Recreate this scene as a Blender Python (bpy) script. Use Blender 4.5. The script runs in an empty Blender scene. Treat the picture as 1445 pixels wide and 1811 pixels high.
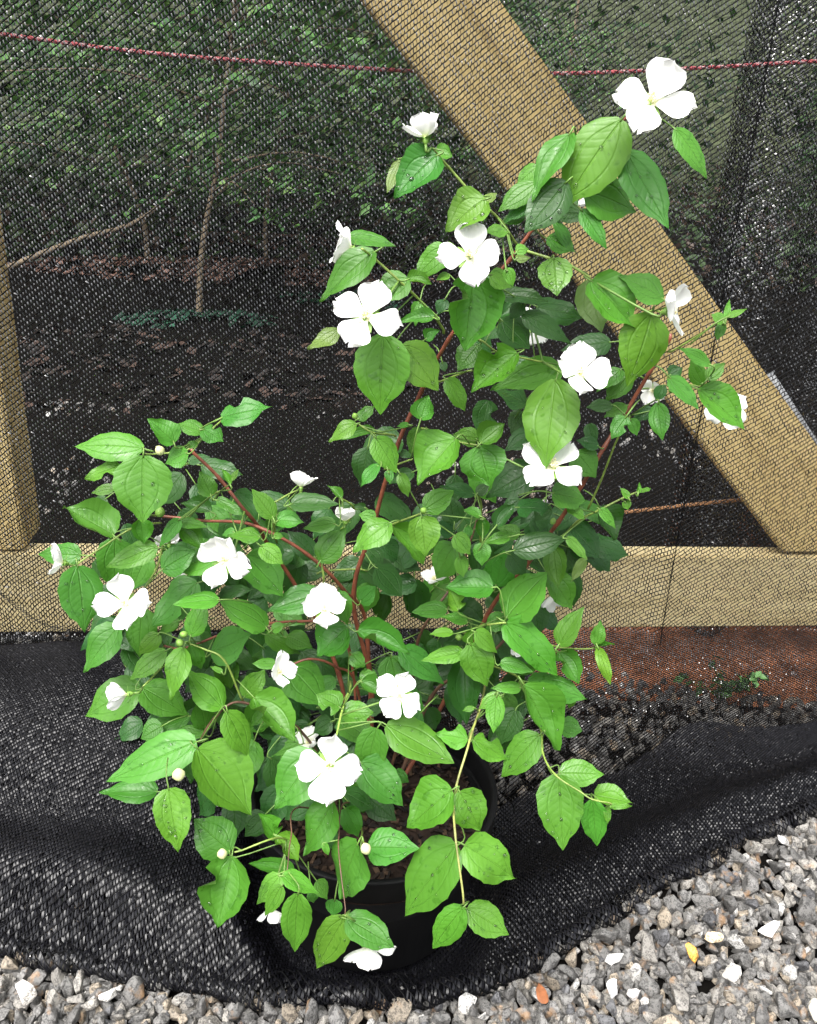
import bpy, bmesh, math, random
import numpy as np
from mathutils import Vector, Matrix, Euler
from mathutils import noise as mnoise

random.seed(7); rng = np.random.default_rng(11)
R = math.radians
scene = bpy.context.scene
C = scene.collection

# ------------------------------------------------------------------ camera
FPX, CX, CY = 1506.0, 722.5, 905.5            # focal length and centre in photograph pixels
PITCH, ROLL, CAMH = R(24.0), R(2.3), 0.92
cam_o = Vector((0, 0, CAMH))
fw = Vector((0, math.cos(PITCH), -math.sin(PITCH)))
r0 = Vector((1, 0, 0)); u0 = Vector((0, math.sin(PITCH), math.cos(PITCH)))
rt = math.cos(ROLL)*r0 + math.sin(ROLL)*u0
up = -math.sin(ROLL)*r0 + math.cos(ROLL)*u0
cd = bpy.data.cameras.new('camera'); cam = bpy.data.objects.new('camera', cd); C.objects.link(cam)
cd.sensor_fit = 'VERTICAL'; cd.sensor_height = 24.0; cd.lens = 24.0*FPX/1811.0
cd.clip_start = 0.02; cd.clip_end = 500
m3 = Matrix((rt, up, -fw)).transposed()
cam.matrix_world = Matrix.Translation(cam_o) @ m3.to_4x4()
scene.camera = cam

# ------------------------------------------------------------------ sky, sun, exposure (bright overcast)
SUN_EL, SUN_AZ = R(62), R(205)
w = bpy.data.worlds.new('World'); scene.world = w; w.use_nodes = True
nt = w.node_tree; bg = nt.nodes['Background']
sky = nt.nodes.new('ShaderNodeTexSky'); sky.sky_type = 'NISHITA'; sky.sun_disc = False
sky.sun_elevation = SUN_EL; sky.sun_rotation = SUN_AZ
sky.air_density = 1.0; sky.dust_density = 6.0; sky.ozone_density = 1.0
hs = nt.nodes.new('ShaderNodeHueSaturation'); hs.inputs['Saturation'].default_value = 0.22
nt.links.new(sky.outputs[0], hs.inputs['Color']); nt.links.new(hs.outputs[0], bg.inputs['Color'])
bg.inputs['Strength'].default_value = 0.13
sd = bpy.data.lights.new('sun', 'SUN'); sd.energy = 1.3; sd.angle = R(35); sd.color = (1, .97, .92)
sun = bpy.data.objects.new('sun', sd); C.objects.link(sun)
sdir = Vector((math.sin(SUN_AZ)*math.cos(SUN_EL), math.cos(SUN_AZ)*math.cos(SUN_EL), math.sin(SUN_EL)))
sun.rotation_euler = sdir.to_track_quat('Z', 'Y').to_euler()
vs = scene.view_settings
vs.view_transform = 'Standard'; vs.look = 'None'; vs.gamma = 1.0; vs.use_curve_mapping = False
vs.exposure = 1.7
scene.render.engine = 'CYCLES'
scene.cycles.max_bounces = 6; scene.cycles.transparent_max_bounces = 6
scene.cycles.diffuse_bounces = 3; scene.cycles.glossy_bounces = 3; scene.cycles.transmission_bounces = 4

# ------------------------------------------------------------------ photograph helpers
def ray(px, py):
    return (fw + rt*((px-CX)/FPX) - up*((py-CY)/FPX))
def atY(px, py, Y):
    d = ray(px, py); return cam_o + d*(Y/d.y)
def onground(px, py, z=0.0):
    d = ray(px, py); return cam_o + d*((z-CAMH)/d.z)
WY, WK = 1.25, 0.09                             # timber wall face: Y = WY + WK*X
def onwall(px, py, off=0.0):
    d = ray(px, py); t = (WY+off)/(d.y - WK*d.x); return cam_o + d*t
def project(p):
    q = Vector(p)-cam_o; z = q.dot(fw)
    return (CX+FPX*q.dot(rt)/z, CY-FPX*q.dot(up)/z, z)

# ------------------------------------------------------------------ object helpers
def tag(o, label=None, cat=None, group=None, kind=None):
    if label: o['label'] = label
    if cat: o['category'] = cat
    if group: o['group'] = group
    if kind: o['kind'] = kind
    return o
def empty(name, loc):
    o = bpy.data.objects.new(name, None); C.objects.link(o); o.location = loc; o.empty_display_size = .05
    return o
def link(name, me, parent=None, mat=None, M=None):
    o = bpy.data.objects.new(name, me); C.objects.link(o)
    if mat and not me.materials: me.materials.append(mat)
    M = M if M is not None else Matrix.Identity(4)
    if parent is not None:
        o.parent = parent
        o.matrix_local = Matrix.Translation(-parent.location) @ M if parent.parent is None else M
    else:
        o.matrix_world = M
    return o
def npmesh(name, V, Fq, smooth=False, attrs=None):
    """V (n,3) float, Fq (m,k) int with k = 3 or 4"""
    V = np.asarray(V, dtype=np.float32); Fq = np.asarray(Fq, dtype=np.int32)
    k = Fq.shape[1]; me = bpy.data.meshes.new(name)
    me.vertices.add(len(V)); me.vertices.foreach_set('co', V.ravel())
    me.loops.add(Fq.size); me.loops.foreach_set('vertex_index', Fq.ravel())
    me.polygons.add(len(Fq))
    me.polygons.foreach_set('loop_start', np.arange(0, Fq.size, k, dtype=np.int32))
    me.polygons.foreach_set('use_smooth', np.full(len(Fq), smooth))
    if attrs is not None:
        a = me.color_attributes.new('tint', 'FLOAT_COLOR', 'POINT')
        c = np.ones((len(V), 4), dtype=np.float32); c[:, :attrs.shape[1]] = attrs
        a.data.foreach_set('color', c.ravel())
    me.update(calc_edges=True)
    return me
def tube_arrays(pts, rads, n=6):
    pts = [Vector(p) for p in pts]; V = []; F = []
    prev = None
    for i, p in enumerate(pts):
        t = (pts[min(i+1, len(pts)-1)] - pts[max(i-1, 0)])
        t = t.normalized() if t.length > 1e-9 else Vector((0, 0, 1))
        if prev is None:
            a = t.orthogonal().normalized()
        else:
            a = (prev - t*prev.dot(t)); a = a.normalized() if a.length > 1e-6 else t.orthogonal().normalized()
        prev = a; b = t.cross(a)
        for k in range(n):
            an = 2*math.pi*k/n
            V.append(p + (a*math.cos(an) + b*math.sin(an))*rads[i])
    for i in range(len(pts)-1):
        for k in range(n):
            F.append((i*n+k, i*n+(k+1) % n, (i+1)*n+(k+1) % n, (i+1)*n+k))
    V.append(pts[0]); V.append(pts[-1]); a, b = len(V)-2, len(V)-1; m = (len(pts)-1)*n
    for k in range(n):
        F.append((a, (k+1) % n, k, k)); F.append((b, m+k, m+(k+1) % n, m+(k+1) % n))
    return [tuple(v) for v in V], F
def build(name, V, F, mat, parent=None, smooth=True, M=None):
    me = bpy.data.meshes.new(name)
    F = [tuple(dict.fromkeys(f)) for f in F]
    me.from_pydata([tuple(v) for v in V], [], F); me.update()
    me.polygons.foreach_set('use_smooth', [smooth]*len(me.polygons))
    return link(name, me, parent, mat, M)
def spline(pts, n):
    """Catmull-Rom through points"""
    pts = [Vector(p) for p in pts]; out = []
    ext = [pts[0]*2-pts[1]] + pts + [pts[-1]*2-pts[-2]]
    for i in range(len(pts)-1):
        p0, p1, p2, p3 = ext[i:i+4]
        for k in range(n):
            t = k/n
            out.append(.5*((2*p1)+(p2-p0)*t+(2*p0-5*p1+4*p2-p3)*t*t+(3*p1-p0-3*p2+p3)*t**3))
    out.append(pts[-1]); return out

# ------------------------------------------------------------------ materials
class MT:
    def __init__(s, name):
        s.m = bpy.data.materials.new(name); s.m.use_nodes = True; s.t = s.m.node_tree
        s.b = s.t.nodes['Principled BSDF']; s.out = s.t.nodes['Material Output']
    def n(s, typ, **kw):
        nd = s.t.nodes.new(typ)
        for k, v in kw.items():
            if k.startswith('i_'): nd.inputs[k[2:].replace('_', ' ')].default_value = v
            else: setattr(nd, k, v)
        return nd
    def l(s, a, b): s.t.links.new(a, b)
    def math(s, op, a, b=None, c=None):
        nd = s.n('ShaderNodeMath', operation=op)
        for i, v in enumerate((a, b, c)):
            if v is None: continue
            if isinstance(v, (int, float)): nd.inputs[i].default_value = v
            else: s.l(v, nd.inputs[i])
        return nd.outputs[0]
    def ramp(s, fac, stops):
        nd = s.n('ShaderNodeValToRGB'); e = nd.color_ramp.elements
        e[0].position, e[0].color = stops[0][0], (*stops[0][1], 1)
        e[1].position, e[1].color = stops[-1][0], (*stops[-1][1], 1)
        for p, c in stops[1:-1]:
            x = e.new(p); x.color = (*c, 1)
        s.l(fac, nd.inputs[0]); return nd.outputs[0]
    def mix(s, fac, a, b, mode='MIX'):
        nd = s.n('ShaderNodeMix', data_type='RGBA', blend_type=mode)
        for sock, v in ((nd.inputs[0], fac), (nd.inputs[6], a), (nd.inputs[7], b)):
            if isinstance(v, (int, float)): sock.default_value = v
            elif isinstance(v, tuple): sock.default_value = (*v, 1)
            else: s.l(v, sock)
        return nd.outputs[2]
    def noise(s, scale, detail=4, vec=None, rough=.55):
        nd = s.n('ShaderNodeTexNoise'); nd.inputs['Scale'].default_value = scale
        nd.inputs['Detail'].default_value = detail; nd.inputs['Roughness'].default_value = rough
        if vec is not None: s.l(vec, nd.inputs['Vector'])
        return nd.outputs['Fac']
    def bump(s, h, strength=.3, dist=.002):
        nd = s.n('ShaderNodeBump'); nd.inputs['Strength'].default_value = strength
        nd.inputs['Distance'].default_value = dist; s.l(h, nd.inputs['Height'])
        s.l(nd.outputs[0], s.b.inputs['Normal']); return nd.outputs[0]
    def base(s, c):
        if isinstance(c, tuple): s.b.inputs['Base Color'].default_value = (*c, 1)
        else: s.l(c, s.b.inputs['Base Color'])
    def rough(s, v):
        if isinstance(v, (int, float)): s.b.inputs['Roughness'].default_value = v
        else: s.l(v, s.b.inputs['Roughness'])
    def coord(s, kind='Object'):
        return s.n('ShaderNodeTexCoord').outputs[kind]

def m_leaf(joined=False):
    m = MT('shrub_leaf')
    oi = m.n('ShaderNodeObjectInfo')
    tint = oi.outputs['Color']
    if joined:
        at_ = m.n('ShaderNodeAttribute'); at_.attribute_name = 'tint'; tint = at_.outputs['Color']
    uv = m.n('ShaderNodeUVMap'); sp = m.n('ShaderNodeSeparateXYZ'); m.l(uv.outputs[0], sp.inputs[0])
    u, v = sp.outputs[0], sp.outputs[1]
    au = m.math('ABSOLUTE', m.math('MULTIPLY_ADD', u, 2.0, -1.0))
    def line(x, wdt):      # 1 on the line, 0 away
        mr = m.n('ShaderNodeMapRange', interpolation_type='SMOOTHSTEP'); m.l(x, mr.inputs[0])
        mr.inputs[1].default_value = 0; mr.inputs[2].default_value = wdt
        mr.inputs[3].default_value = 1; mr.inputs[4].default_value = 0; return mr.outputs[0]
    mid = line(au, .06)
    # arched laterals that leave the midrib low and run with the margin
    arch = m.math('MULTIPLY', .56, m.math('POWER', m.math('SINE', m.math('MULTIPLY', v, 3.1)), .6))
    lat = line(m.math('ABSOLUTE', m.math('SUBTRACT', au, arch)), .07)
    sec = m.math('SINE', m.math('MULTIPLY_ADD', au, -7.0, m.math('MULTIPLY', v, 34.0)))
    sec = m.math('POWER', m.math('ABSOLUTE', sec), 5.0)
    veins = m.math('MAXIMUM', mid, m.math('MULTIPLY', lat, .6))
    geo = m.n('ShaderNodeNewGeometry')
    n1 = m.noise(18, 3, geo.outputs['Position']); n2 = m.noise(95, 2, geo.outputs['Position'])
    hsv = m.n('ShaderNodeHueSaturation'); m.l(tint, hsv.inputs['Color'])
    m.l(m.math('MULTIPLY_ADD', oi.outputs['Random'], .02, .49), hsv.inputs['Hue'])
    m.l(m.math('MULTIPLY_ADD', n1, .5, .75), hsv.inputs['Value'])
    wet = m.n('ShaderNodeMapRange'); m.l(n2, wet.inputs[0])
    wet.inputs[1].default_value = .6; wet.inputs[2].default_value = .66
    wv = m.math('MULTIPLY', wet.outputs[0], .28)
    col = m.mix(wv, hsv.outputs[0], (.012, .06, .008))
    vcol = m.mix(.35, hsv.outputs[0], (.10, .2, .04))
    col = m.mix(m.math('MULTIPLY', mid, .4), col, vcol)
    col = m.mix(m.math('MULTIPLY', lat, .08), col, (.015, .07, .012))
    col = m.mix(m.math('MULTIPLY', sec, .05), col, (.015, .07, .012))
    under = m.mix(.45, col, (.14, .22, .06))
    col = m.mix(geo.outputs['Backfacing'], col, under)
    m.base(col)
    m.rough(m.math('SUBTRACT', m.math('MULTIPLY_ADD', n1, .2, .32), m.math('MULTIPLY', wet.outputs[0], .2)))
    m.b.inputs['Specular IOR Level'].default_value = .36
    n4 = m.noise(42, 2, geo.outputs['Position'])
    h = m.math('SUBTRACT', m.math('MULTIPLY', n4, 1.7), m.math('ADD', m.math('MULTIPLY', veins, .55), m.math('MULTIPLY', sec, .10)))
    nb = m.bump(h, .6, .0018)
    tr = m.n('ShaderNodeBsdfTranslucent'); tc = m.mix(.55, col, (.12, .33, .015)); m.l(tc, tr.inputs['Color']); m.l(nb, tr.inputs['Normal'])
    mx = m.n('ShaderNodeMixShader'); mx.inputs[0].default_value = .3
    m.l(m.b.outputs[0], mx.inputs[1]); m.l(tr.outputs[0], mx.inputs[2]); m.l(mx.outputs[0], m.out.inputs[0])
    return m.m
def m_petal():
    m = MT('white_petal'); uv = m.n('ShaderNodeUVMap'); sp = m.n('ShaderNodeSeparateXYZ'); m.l(uv.outputs[0], sp.inputs[0])
    col = m.ramp(sp.outputs[1], [(0, (.72, .74, .36)), (.14, (.84, .84, .70)), (.35, (.86, .86, .83)), (1, (.87, .87, .85))])
    m.base(col); m.rough(.6)
    wv = m.n('ShaderNodeTexWave'); wv.inputs['Scale'].default_value = 5; wv.inputs['Distortion'].default_value = 3
    m.l(uv.outputs[0], wv.inputs[0]); m.bump(wv.outputs['Fac'], .15, .0008)
    tr = m.n('ShaderNodeBsdfTranslucent'); tr.inputs[0].default_value = (.85, .85, .8, 1)
    mx = m.n('ShaderNodeMixShader'); mx.inputs[0].default_value = .25
    m.l(m.b.outputs[0], mx.inputs[1]); m.l(tr.outputs[0], mx.inputs[2]); m.l(mx.outputs[0], m.out.inputs[0])
    return m.m
def m_plain(name, col, rough=.5, nscale=0, namt=.3, spec=.4, bump=0, detail=4):
    m = MT(name)
    if nscale:
        co = m.n('ShaderNodeNewGeometry').outputs['Position']
        f = m.noise(nscale, detail, co)
        c2 = tuple(x*(1-namt) for x in col); c3 = tuple(min(1, x*(1+namt)) for x in col)
        m.base(m.ramp(f, [(.3, c2), (.7, c3)]))
        if bump: m.bump(f, bump, .002)
    else: m.base(col)
    m.rough(rough); m.b.inputs['Specular IOR Level'].default_value = spec
    return m.m
def m_wood(name, a, b, dark):
    m = MT(name); co = m.coord('Object')
    mp = m.n('ShaderNodeMapping'); m.l(co, mp.inputs[0]); mp.inputs['Scale'].default_value = (2.2, 38, 38)
    g = m.noise(1.6, 5, mp.outputs[0], .6)
    mp2 = m.n('ShaderNodeMapping'); m.l(co, mp2.inputs[0]); mp2.inputs['Scale'].default_value = (1.0, 3.5, 3.5)
    big = m.noise(3.5, 3, mp2.outputs[0])
    col = m.ramp(g, [(.28, dark), (.45, b), (.68, a)])
    col = m.mix(m.math('MULTIPLY', big, .4), col, b)
    vo = m.n('ShaderNodeTexVoronoi'); m.l(mp2.outputs[0], vo.inputs['Vector']); vo.inputs['Scale'].default_value = 5.0
    k = m.n('ShaderNodeMapRange'); m.l(vo.outputs['Distance'], k.inputs[0])
    k.inputs[1].default_value = .02; k.inputs[2].default_value = .09; k.inputs[3].default_value = .7; k.inputs[4].default_value = 0
    col = m.mix(k.outputs[0], col, dark)
    m.base(col); m.rough(.75); m.bump(g, .35, .0015)
    return m.m
def m_stone(name, per_object):
    m = MT(name)
    if per_object:
        oi = m.n('ShaderNodeObjectInfo'); tint = oi.outputs['Color']
    else:
        a = m.n('ShaderNodeAttribute'); a.attribute_name = 'tint'; tint = a.outputs['Color']
    pos = m.n('ShaderNodeNewGeometry').outputs['Position']
    n1 = m.noise(150, 5, pos, .7); n2 = m.noise(480, 4, pos, .75); n3 = m.noise(48, 3, pos)
    k = m.math('ADD', m.math('MULTIPLY', n1, .9), m.math('MULTIPLY', n2, 1.1))
    col = m.mix(1.0, tint, m.ramp(k, [(.68, (.30, .30, .31)), (.95, (.85, .85, .85)), (1.25, (1.9, 1.9, 1.9))]), 'MULTIPLY')
    rust = m.n('ShaderNodeMapRange'); m.l(n3, rust.inputs[0]); rust.inputs[1].default_value = .60; rust.inputs[2].default_value = .72
    rust.inputs[4].default_value = .6
    col = m.mix(rust.outputs[0], col, (.30, .17, .075))
    m.base(col); m.rough(.62); m.bump(k, .5, .0015)
    m.b.inputs['Specular IOR Level'].default_value = .45
    return m.m
def m_ground():
    m = MT('dark_ground'); pos = m.n('ShaderNodeNewGeometry').outputs['Position']
    n1 = m.noise(2.2, 5, pos); n2 = m.noise(40, 5, pos, .7)
    c = m.ramp(n1, [(.35, (.002, .002, .002)), (.58, (.004, .0035, .003)), (.78, (.012, .009, .007))])
    c = m.mix(m.math('MULTIPLY', n2, .6), c, (.008, .007, .006), 'MIX')
    m.base(c); m.rough(.95); m.bump(n2, .5, .004)
    m.b.inputs['Specular IOR Level'].default_value = .03
    return m.m
def m_tinted(name, rough=.6, trans=0.0, spec=.3):
    m = MT(name); a = m.n('ShaderNodeAttribute'); a.attribute_name = 'tint'
    m.base(a.outputs['Color']); m.rough(rough); m.b.inputs['Specular IOR Level'].default_value = spec
    if trans:
        tr = m.n('ShaderNodeBsdfTranslucent'); m.l(a.outputs['Color'], tr.inputs[0])
        mx = m.n('ShaderNodeMixShader'); mx.inputs[0].default_value = trans
        m.l(m.b.outputs[0], mx.inputs[1]); m.l(tr.outputs[0], mx.inputs[2]); m.l(mx.outputs[0], m.out.inputs[0])
    return m.m
def m_water():
    m = MT('water_drop'); m.base((1, 1, 1)); m.rough(.02)
    m.b.inputs['Transmission Weight'].default_value = 1.0; m.b.inputs['IOR'].default_value = 1.33
    return m.m
def m_cane():
    m = MT('cane_bark'); pos = m.n('ShaderNodeNewGeometry').outputs['Position']
    oi = m.n('ShaderNodeObjectInfo'); n = m.noise(70, 4, pos)
    col = m.mix(1.0, oi.outputs['Color'], m.ramp(n, [(.3, (.55, .5, .5)), (.7, (1.35, 1.3, 1.2))]), 'MULTIPLY')
    m.base(col); m.rough(.45); m.bump(n, .3, .001); return m.m

LEAF, LEAFJ, PETAL = m_leaf(), m_leaf(True), m_petal()
CALYX = m_plain('sepal_green', (.16, .30, .05), .5, 90, .3)
STAMEN = m_plain('stamen_yellow', (.86, .78, .48), .6, 300, .25)
CANE = m_cane()
STALK = m_plain('green_stalk', (.11, .20, .04), .45, 60, .3)
CLOTH = m_plain('black_knit_thread', (.003, .003, .0035), .45, 0, 0, .12)
TAPE = m_plain('black_knit_tape', (.003, .003, .004), .23, 0, 0, 1.0)
TAPE.node_tree.nodes['Principled BSDF'].inputs['IOR'].default_value = 1.75
TAPE_G = m_plain('dull_knit_tape', (.005, .005, .007), .33, 0, 0, .32)  # same tape, its sheen turned down to darken the cloth on the ground
WOOD_A = m_wood('brace_pine', (.70, .55, .27), (.58, .44, .19), (.28, .18, .06))
WOOD_B = m_wood('sill_pine', (.70, .59, .34), (.60, .49, .26), (.34, .26, .12))
POTM = m_plain('black_pot_plastic', (.004, .004, .0045), .6, 35, .3, .15)
SOIL = m_plain('potting_soil', (.018, .011, .008), .95, 60, .6, .2, .8)
TINT = m_tinted('bark_chips', .85); TLEAF = m_tinted('woodland_leaf', .5, .3)
BARK = m_plain('sapling_bark', (.16, .125, .085), .85, 45, .4, .2, .6)
CLAY = m_plain('red_clay', (.33, .14, .075), .95, 35, .5, .15, .9, 6)
STONE_O, STONE_T = m_stone('crushed_stone', True), m_stone('crushed_stone_bed', False)
ROPE_R = m_plain('red_rope_yarn', (.36, .075, .085), .7, 200, .35)
ROPE_W = m_plain('white_rope_yarn', (.45, .27, .27), .7, 200, .3)
ROPE_B = m_plain('brown_rope_yarn', (.33, .17, .08), .75, 160, .4)
WHITEP = m_plain('pale_plastic', (.26, .27, .28), .4, 15, .2)
WATER = m_water()

# ------------------------------------------------------------------ the ground
g = 60.0
gx = np.linspace(-g, g, 25)
gv = [(x, y, -.004) for y in gx for x in gx]
gf = [(j*25+i, j*25+i+1, (j+1)*25+i+1, (j+1)*25+i) for j in range(24) for i in range(24)]
ground = build('ground', gv, gf, m_ground(), None, False); tag(ground, kind='structure')

# clay bank under and behind the sill board, right-hand side
def bank(name, cx, cy, sx, sy, hgt, mat, n=28, seed=0):
    V = []; F = []
    for j in range(n+1):
        for i in range(n+1):
            a, b = i/n*2-1, j/n*2-1
            x, y = cx+a*sx, cy+b*sy
            r = max(0, 1-(abs(a)**2.5)) * max(0, 1-(abs(b)**2.5))
            z = hgt*r**.7*(.75+.5*mnoise.noise((x*5+seed, y*5, seed))) + .012*mnoise.noise((x*30, y*30, seed))*r - .008
            V.append((x, y, z))
    for j in range(n):
        for i in range(n): F.append((j*(n+1)+i, j*(n+1)+i+1, (j+1)*(n+1)+i+1, (j+1)*(n+1)+i))
    o = build(name, V, F, mat, None, True); tag(o, kind='structure'); return o
bank('clay_bank', .80, 1.56, .70, .29, .10, CLAY, 44, 3)

# ------------------------------------------------------------------ cloth geometry data needed by the gravel too
EDGE_PX = [(-260, 1640), (0, 1697), (200, 1742), (400, 1776), (600, 1788), (760, 1786), (860, 1768), (1000, 1688), (1130, 1604), (1250, 1540), (1445, 1442), (1700, 1330)]
EDGE = sorted((onground(*p)[:2] for p in EDGE_PX))
EX = np.array([e[0] for e in EDGE]); EYv = np.array([e[1] for e in EDGE])
def edgeY(x): return np.interp(x, EX, EYv)
RIM_R = .15
rimc = cam_o + ray(662, 1388)*1.035
POT = Vector((rimc.x, rimc.y, 0)); POT_H = rimc.z
print('POT', POT, POT_H)

# ------------------------------------------------------------------ gravel
def rock_mesh(seed):
    rr = random.Random(seed); bm = bmesh.new()
    for i in range(rr.randint(12, 17)):
        v = Vector((rr.gauss(0, 1), rr.gauss(0, 1), rr.gauss(0, 1))).normalized()
        k = rr.uniform(.82, 1.05); bm.verts.new((v.x*k, v.y*k*.85, v.z*k*.75))
    r = bmesh.ops.convex_hull(bm, input=bm.verts[:])
    bmesh.ops.delete(bm, geom=[e for e in r['geom_interior'] if isinstance(e, bmesh.types.BMVert)], context='VERTS')
    bmesh.ops.bevel(bm, geom=bm.edges[:], offset=.05, segments=1, affect='EDGES')
    bmesh.ops.triangulate(bm, faces=bm.faces[:])
    me = bpy.data.meshes.new('stone'); bm.to_mesh(me); bm.free()
    me.polygons.foreach_set('use_smooth', [False]*len(me.polygons))
    return me
ROCKS = [rock_mesh(100+i) for i in range(14)]
for me in ROCKS: me.materials.append(STONE_O)
def stone_col(rr):
    k = rr.random()
    if k < .56: g_ = rr.uniform(.05, .10); return (g_*1.02, g_*.99, g_*.95)
    if k < .80: g_ = rr.uniform(.09, .15); return (g_*1.05, g_*.99, g_*.90)
    if k < .91: g_ = rr.uniform(.10, .16); return (g_*1.12, g_*.95, g_*.74)
    if k < .945: g_ = rr.uniform(.2, .34); return (g_, g_*.98, g_*.94)
    g_ = rr.uniform(.04, .07); return (g_, g_, g_*1.05)
def rock_matrix(p, s, rr):
    e = Euler((rr.uniform(0, 6.28), rr.uniform(0, 6.28), rr.uniform(0, 6.28))).to_matrix().to_4x4()
    return Matrix.Translation(p) @ e @ Matrix.Diagonal((s*rr.uniform(.95, 1.4), s*rr.uniform(.8, 1.05), s*rr.uniform(.7, .95), 1))
rr = random.Random(5); singles = []; placed = []
specials = [((1227, 1690), .0115, (.55, .27, .05)), ((1292, 1722), .016, (.62, .60, .56)), ((1085, 1748), .015, (.60, .60, .60)),
            ((1362, 1645), .015, (.6, .59, .57)), ((45, 1758), .018, (.52, .49, .45)), ((195, 1762), .013, (.5, .48, .45)),
            ((1087, 1696), .012, (.6, .6, .58)), ((1120, 1760), .011, (.5, .47, .45)), ((1445, 1790), .016, (.6, .58, .5)), ((1262, 1660), .012, (.38, .30, .20))]
for px, s, c in specials:
    p = onground(*px, .022); p.z = .024; singles.append((p, s, c)); placed.append((p.x, p.y, s))
tries = 0
while len(singles) < 300 and tries < 60000:
    tries += 1
    px, py = rr.uniform(-40, 1490), rr.uniform(1400, 1850)
    p = onground(px, py, .012)
    if p.y > edgeY(p.x) - .012: continue
    s = rr.choice([.010, .012, .014, .0155, .0175, .020]) * rr.uniform(.9, 1.1)
    if any((p.x-a)**2+(p.y-b)**2 < ((s+c)*.72)**2 for a, b, c in placed): continue
    placed.append((p.x, p.y, s)); p.z = s*.55 + rr.uniform(.003, .010); singles.append((p, s, stone_col(rr)))
for p, s, c in singles:
    o = link('stone', rr.choice(ROCKS), ground, None, rock_matrix(p, s, rr)); o.color = (*c, 1)
# the uncountable rest, under the cloth and out of the frame, as one bed
rv = [np.array([v.co[:] for v in me.vertices]) for me in ROCKS]
rf = [np.array([p.vertices[:] for p in me.polygons]) for me in ROCKS]
def stone_bed(name, pts, label):
    Vs, Fs, Cs, n0 = [], [], [], 0
    for p, s, c in pts:
        k = rr.randrange(len(ROCKS)); M = np.array(rock_matrix(p, s, rr))
        v = rv[k] @ M[:3, :3].T + M[:3, 3]
        Vs.append(v); Fs.append(rf[k]+n0); Cs.append(np.tile(c, (len(v), 1))); n0 += len(v)
    me = npmesh(name, np.concatenate(Vs), np.concatenate(Fs), False, np.concatenate(Cs))
    o = link(name, me, None, STONE_T); tag(o, label, 'gravel', kind='stuff')
pts = []
for i in range(9000):
    x, y = rr.uniform(-1.0, 1.05), rr.uniform(.42, 1.42)
    s = rr.uniform(.008, .0145)
    front = y < edgeY(x)+.02
    if front:
        z = rr.uniform(-.004, .003)
    else:
        if (x-POT.x)**2+(y-POT.y)**2 < .15**2: continue
        z = -.006 + rr.uniform(0, .008) - (.006 if y < 1.0 else 0)
        if x > .04: z += .007
        elif rr.random() < .55: continue
    pts.append((Vector((x, y, z)), s, stone_col(rr)))
n_front = 0
while n_front < 1500:
    px, py = rr.uniform(-120, 1560), rr.uniform(1400, 1900); p = onground(px, py, .006)
    if p.y > edgeY(p.x)+.008: continue
    n_front += 1; p.z = rr.uniform(-.002, .009); pts.append((p, rr.uniform(.009, .0135), stone_col(rr)))
stone_bed('gravel', pts, 'grey crushed gravel bed lying under and around the black shade cloth')
pts = [(Vector((rr.uniform(-1.5, 1.6), rr.uniform(1.4, 2.9), rr.uniform(-.004, .006))), rr.uniform(.008, .016), stone_col(rr)) for _ in range(1500)]
pts = [p for p in pts if not (p[0].x > .1 and 1.27 < p[0].y < 1.75) and mnoise.noise((p[0].x*2.1, p[0].y*2.1, 4)) > .12]
stone_bed('scattered_gravel', pts, 'scattered gravel on the dark ground beyond the timber frame')

# ------------------------------------------------------------------ timber frame
def board(name, quad, depth, mat, label, dirn=None):
    """front-face quad (tl,tr,br,bl) in world, extruded away from the camera; long axis along local x"""
    q = [Vector(p) for p in quad]
    nrm = (q[1]-q[0]).cross(q[3]-q[0]).normalized()
    if nrm.y < 0: nrm = -nrm
    V = q + [p + nrm*depth for p in q]
    bm = bmesh.new(); vs_ = [bm.verts.new(v) for v in V]
    for f in ((3, 2, 1, 0), (4, 5, 6, 7), (0, 1, 5, 4), (1, 2, 6, 5), (2, 3, 7, 6), (3, 0, 4, 7)):
        bm.faces.new([vs_[i] for i in f])
    bmesh.ops.recalc_face_normals(bm, faces=bm.faces[:])
    bmesh.ops.bevel(bm, geom=bm.edges[:], offset=.003, segments=2, affect='EDGES')
    ex = (dirn or (q[1]-q[0])).normalized(); ez = nrm; ey = ez.cross(ex).normalized(); ez = ex.cross(ey)
    M = Matrix.Translation(sum(q, Vector())/4) @ Matrix((ex, ey, ez)).transposed().to_4x4()
    bmesh.ops.transform(bm, matrix=M.inverted(), verts=bm.verts[:])
    me = bpy.data.meshes.new(name); bm.to_mesh(me); bm.free()
    o = link(name, me, None, mat, M); tag(o, label, 'board', 'timber frame boards'); return o
def lerp(a, b, t): return a+(b-a)*t
tl, tr, br, bl = onwall(75, 978), onwall(1420, 984), onwall(1420, 1108), onwall(75, 1119)
def ext(a, b, k): return a+(b-a)*k
tl, tr = ext(tr, tl, 1.28), ext(tl, tr, 1.25); bl, br = ext(br, bl, 1.28), ext(bl, br, 1.25)
SILL_T, SILL_B = lerp(tl, tr, .5).z, lerp(bl, br, .5).z
board('sill_board', (tl, tr, br, bl), .038, WOOD_B, 'pale horizontal pine board at the foot of the timber frame')
lo0, lo1 = onwall(640, 0), onwall(1386, 981); up0, up1 = onwall(884, 0), onwall(1446, 788)
d_lo = (lo1-lo0); k_up = ext(up0, up1, (981-0)/788)
t_ = up1 - up0
e_up = up0 + t_*((lo1.z+.004 - up0.z)/t_.z)
board('brace_board', (ext(lo1, lo0, 1.3), ext(e_up, up0, 1.22), e_up, lo1+Vector((0, 0, .004))), .038, WOOD_A,
      'wide golden pine brace board running diagonally behind the netting', lo0-lo1)
pr_t, pr_b = onwall(-22, 500), onwall(43, 976)
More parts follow.
